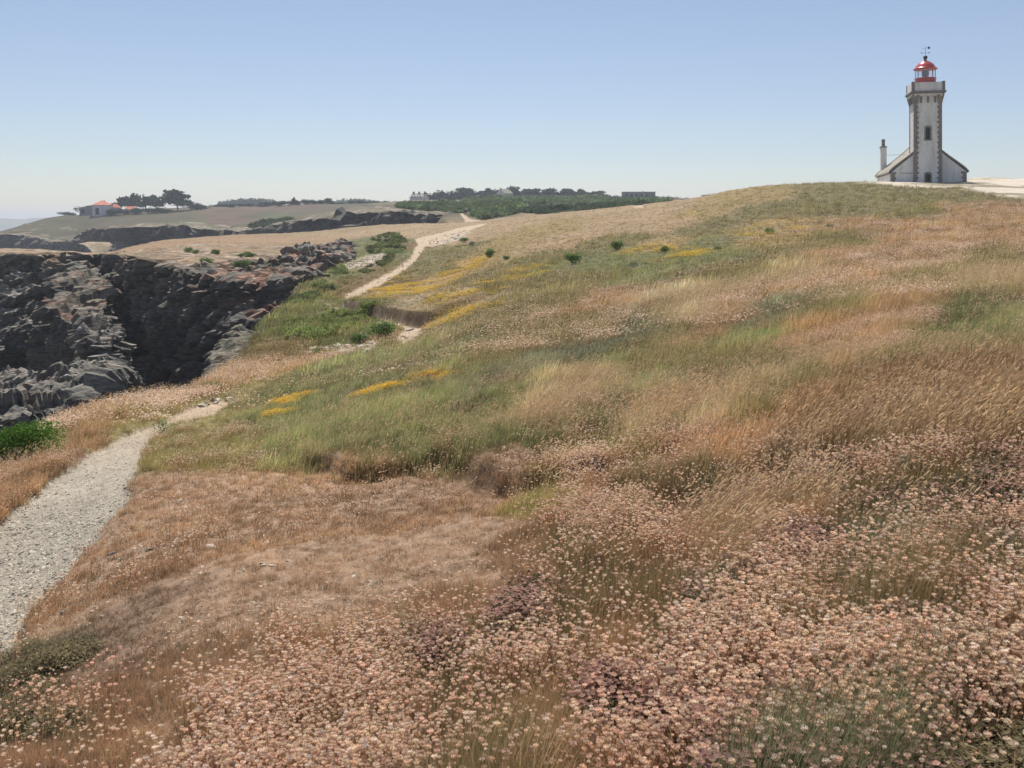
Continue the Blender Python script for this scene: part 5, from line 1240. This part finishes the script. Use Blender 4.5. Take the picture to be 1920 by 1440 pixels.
# ------------------------------------------------------------------ walkers on the far path
M_skin = mat('skin', lin((196, 150, 122)), .6); M_hair = mat('hair', lin((60, 44, 34)), .7)
def person(u, v, Y, shirt, trousers, yaw, label, stride=.22):
    p = P(u, v, Y); o = root('person', (p[0], Y, ground_z(p[0], Y) + .02), yaw, label, 'person')
    J = {'pel': (0, 0, .95, .13), 'waist': (0, 0, 1.12, .12), 'chest': (0, .01, 1.34, .15), 'neck': (0, .01, 1.50, .055), 'head': (0, -.01, 1.62, .085), 'top': (0, -.01, 1.70, .075), 'nose': (0, -.09, 1.62, .02)}
    E = [('pel', 'waist'), ('waist', 'chest'), ('chest', 'neck'), ('neck', 'head'), ('head', 'top'), ('head', 'nose')]
    for s, nm in ((-1, 'l'), (1, 'r')):
        f = s * stride
        J.update({nm + 'hip': (s * .10, 0, .90, .095), nm + 'kn': (s * .10, -f * .5 - .03, .50, .062), nm + 'an': (s * .10, -f, .09, .042), nm + 'toe': (s * .11, -f - .16, .035, .035),
                  nm + 'sh': (s * .19, .01, 1.40, .058), nm + 'el': (s * .25, f * .4, 1.13, .042), nm + 'wr': (s * .26, f * .8 - .06, .90, .030), nm + 'ha': (s * .26, f * .85 - .09, .82, .034)})
        E += [('pel', nm + 'hip'), (nm + 'hip', nm + 'kn'), (nm + 'kn', nm + 'an'), (nm + 'an', nm + 'toe'), ('chest', nm + 'sh'), (nm + 'sh', nm + 'el'), (nm + 'el', nm + 'wr'), (nm + 'wr', nm + 'ha')]
        for k in range(5):
            t_ = nm + 'f%d' % k; J[t_] = (s * .26 + (k - 2) * .0, f * .85 - .13 + (k - 2) * .022, .74 + (.03 if k == 4 else 0) + .006 * abs(k - 2), .009); E.append((nm + 'ha', t_))
    def skinned(name, keys, edges, grow, m):
        idx = {k: i for i, k in enumerate(keys)}; me = bpy.data.meshes.new(name); me.from_pydata([J[k][:3] for k in keys], [(idx[a], idx[b]) for a, b in edges], [])
        ob = link(name, me); md = ob.modifiers.new('s', 'SKIN'); 
        for i, k in enumerate(keys): me.skin_vertices[0].data[i].radius = (J[k][3] + grow,) * 2
        me.skin_vertices[0].data[0].use_root = True; ob.modifiers.new('d', 'SUBSURF').levels = 1
        dg = bpy.context.evaluated_depsgraph_get(); m2 = bpy.data.meshes.new_from_object(ob.evaluated_get(dg)); bpy.data.objects.remove(ob); m2.materials.clear(); m2.materials.append(m)
        for q in m2.polygons: q.use_smooth = True
        return link(name, m2, o)
    skinned('body', list(J), E, 0, M_skin)
    sk = ['waist', 'pel', 'chest', 'lsh', 'lel', 'rsh', 'rel']; skinned('shirt', sk, [('pel', 'waist'), ('waist', 'chest'), ('chest', 'lsh'), ('lsh', 'lel'), ('chest', 'rsh'), ('rsh', 'rel')], .018, mat('shirt_cloth', lin(shirt), .9))
    tk = ['pel', 'lhip', 'lkn', 'lan', 'rhip', 'rkn', 'ran']; skinned('trousers', tk, [('pel', 'lhip'), ('lhip', 'lkn'), ('lkn', 'lan'), ('pel', 'rhip'), ('rhip', 'rkn'), ('rkn', 'ran')], .014, mat('trouser_cloth', lin(trousers), .9))
    MB().lathe([(.095, 1.60), (.105, 1.68), (.09, 1.75), (.05, 1.79), (0, 1.80)], 14, c=(0, .015)).build('hair', M_hair, o, True)
person(871, 405, 236, (44, 52, 66), (40, 44, 54), .3, 'person in dark clothing walking on the far path, left of the two')
person(874.5, 405, 237, (206, 222, 232), (54, 64, 84), -.2, 'person in a pale top walking on the far path, right of the two')

# ------------------------------------------------------------------ air
M_haze = bpy.data.materials.new('haze'); M_haze.use_nodes = True; nt = M_haze.node_tree; nt.nodes.clear()
out = nt.nodes.new('ShaderNodeOutputMaterial'); pv = nt.nodes.new('ShaderNodeVolumePrincipled'); pv.inputs['Density'].default_value = HAZE = .00036
pv.inputs['Color'].default_value = (.86, .91, 1.0, 1); pv.inputs['Anisotropy'].default_value = .25; nt.links.new(pv.outputs[0], out.inputs['Volume'])
hz_ = MB().box(-3500, 3500, -60, 5200, -62, 30).build('haze', M_haze); tag(hz_, kind='stuff')
hz_['label'] = 'thin sea haze paling the far headland and horizon'; hz_['category'] = 'haze'
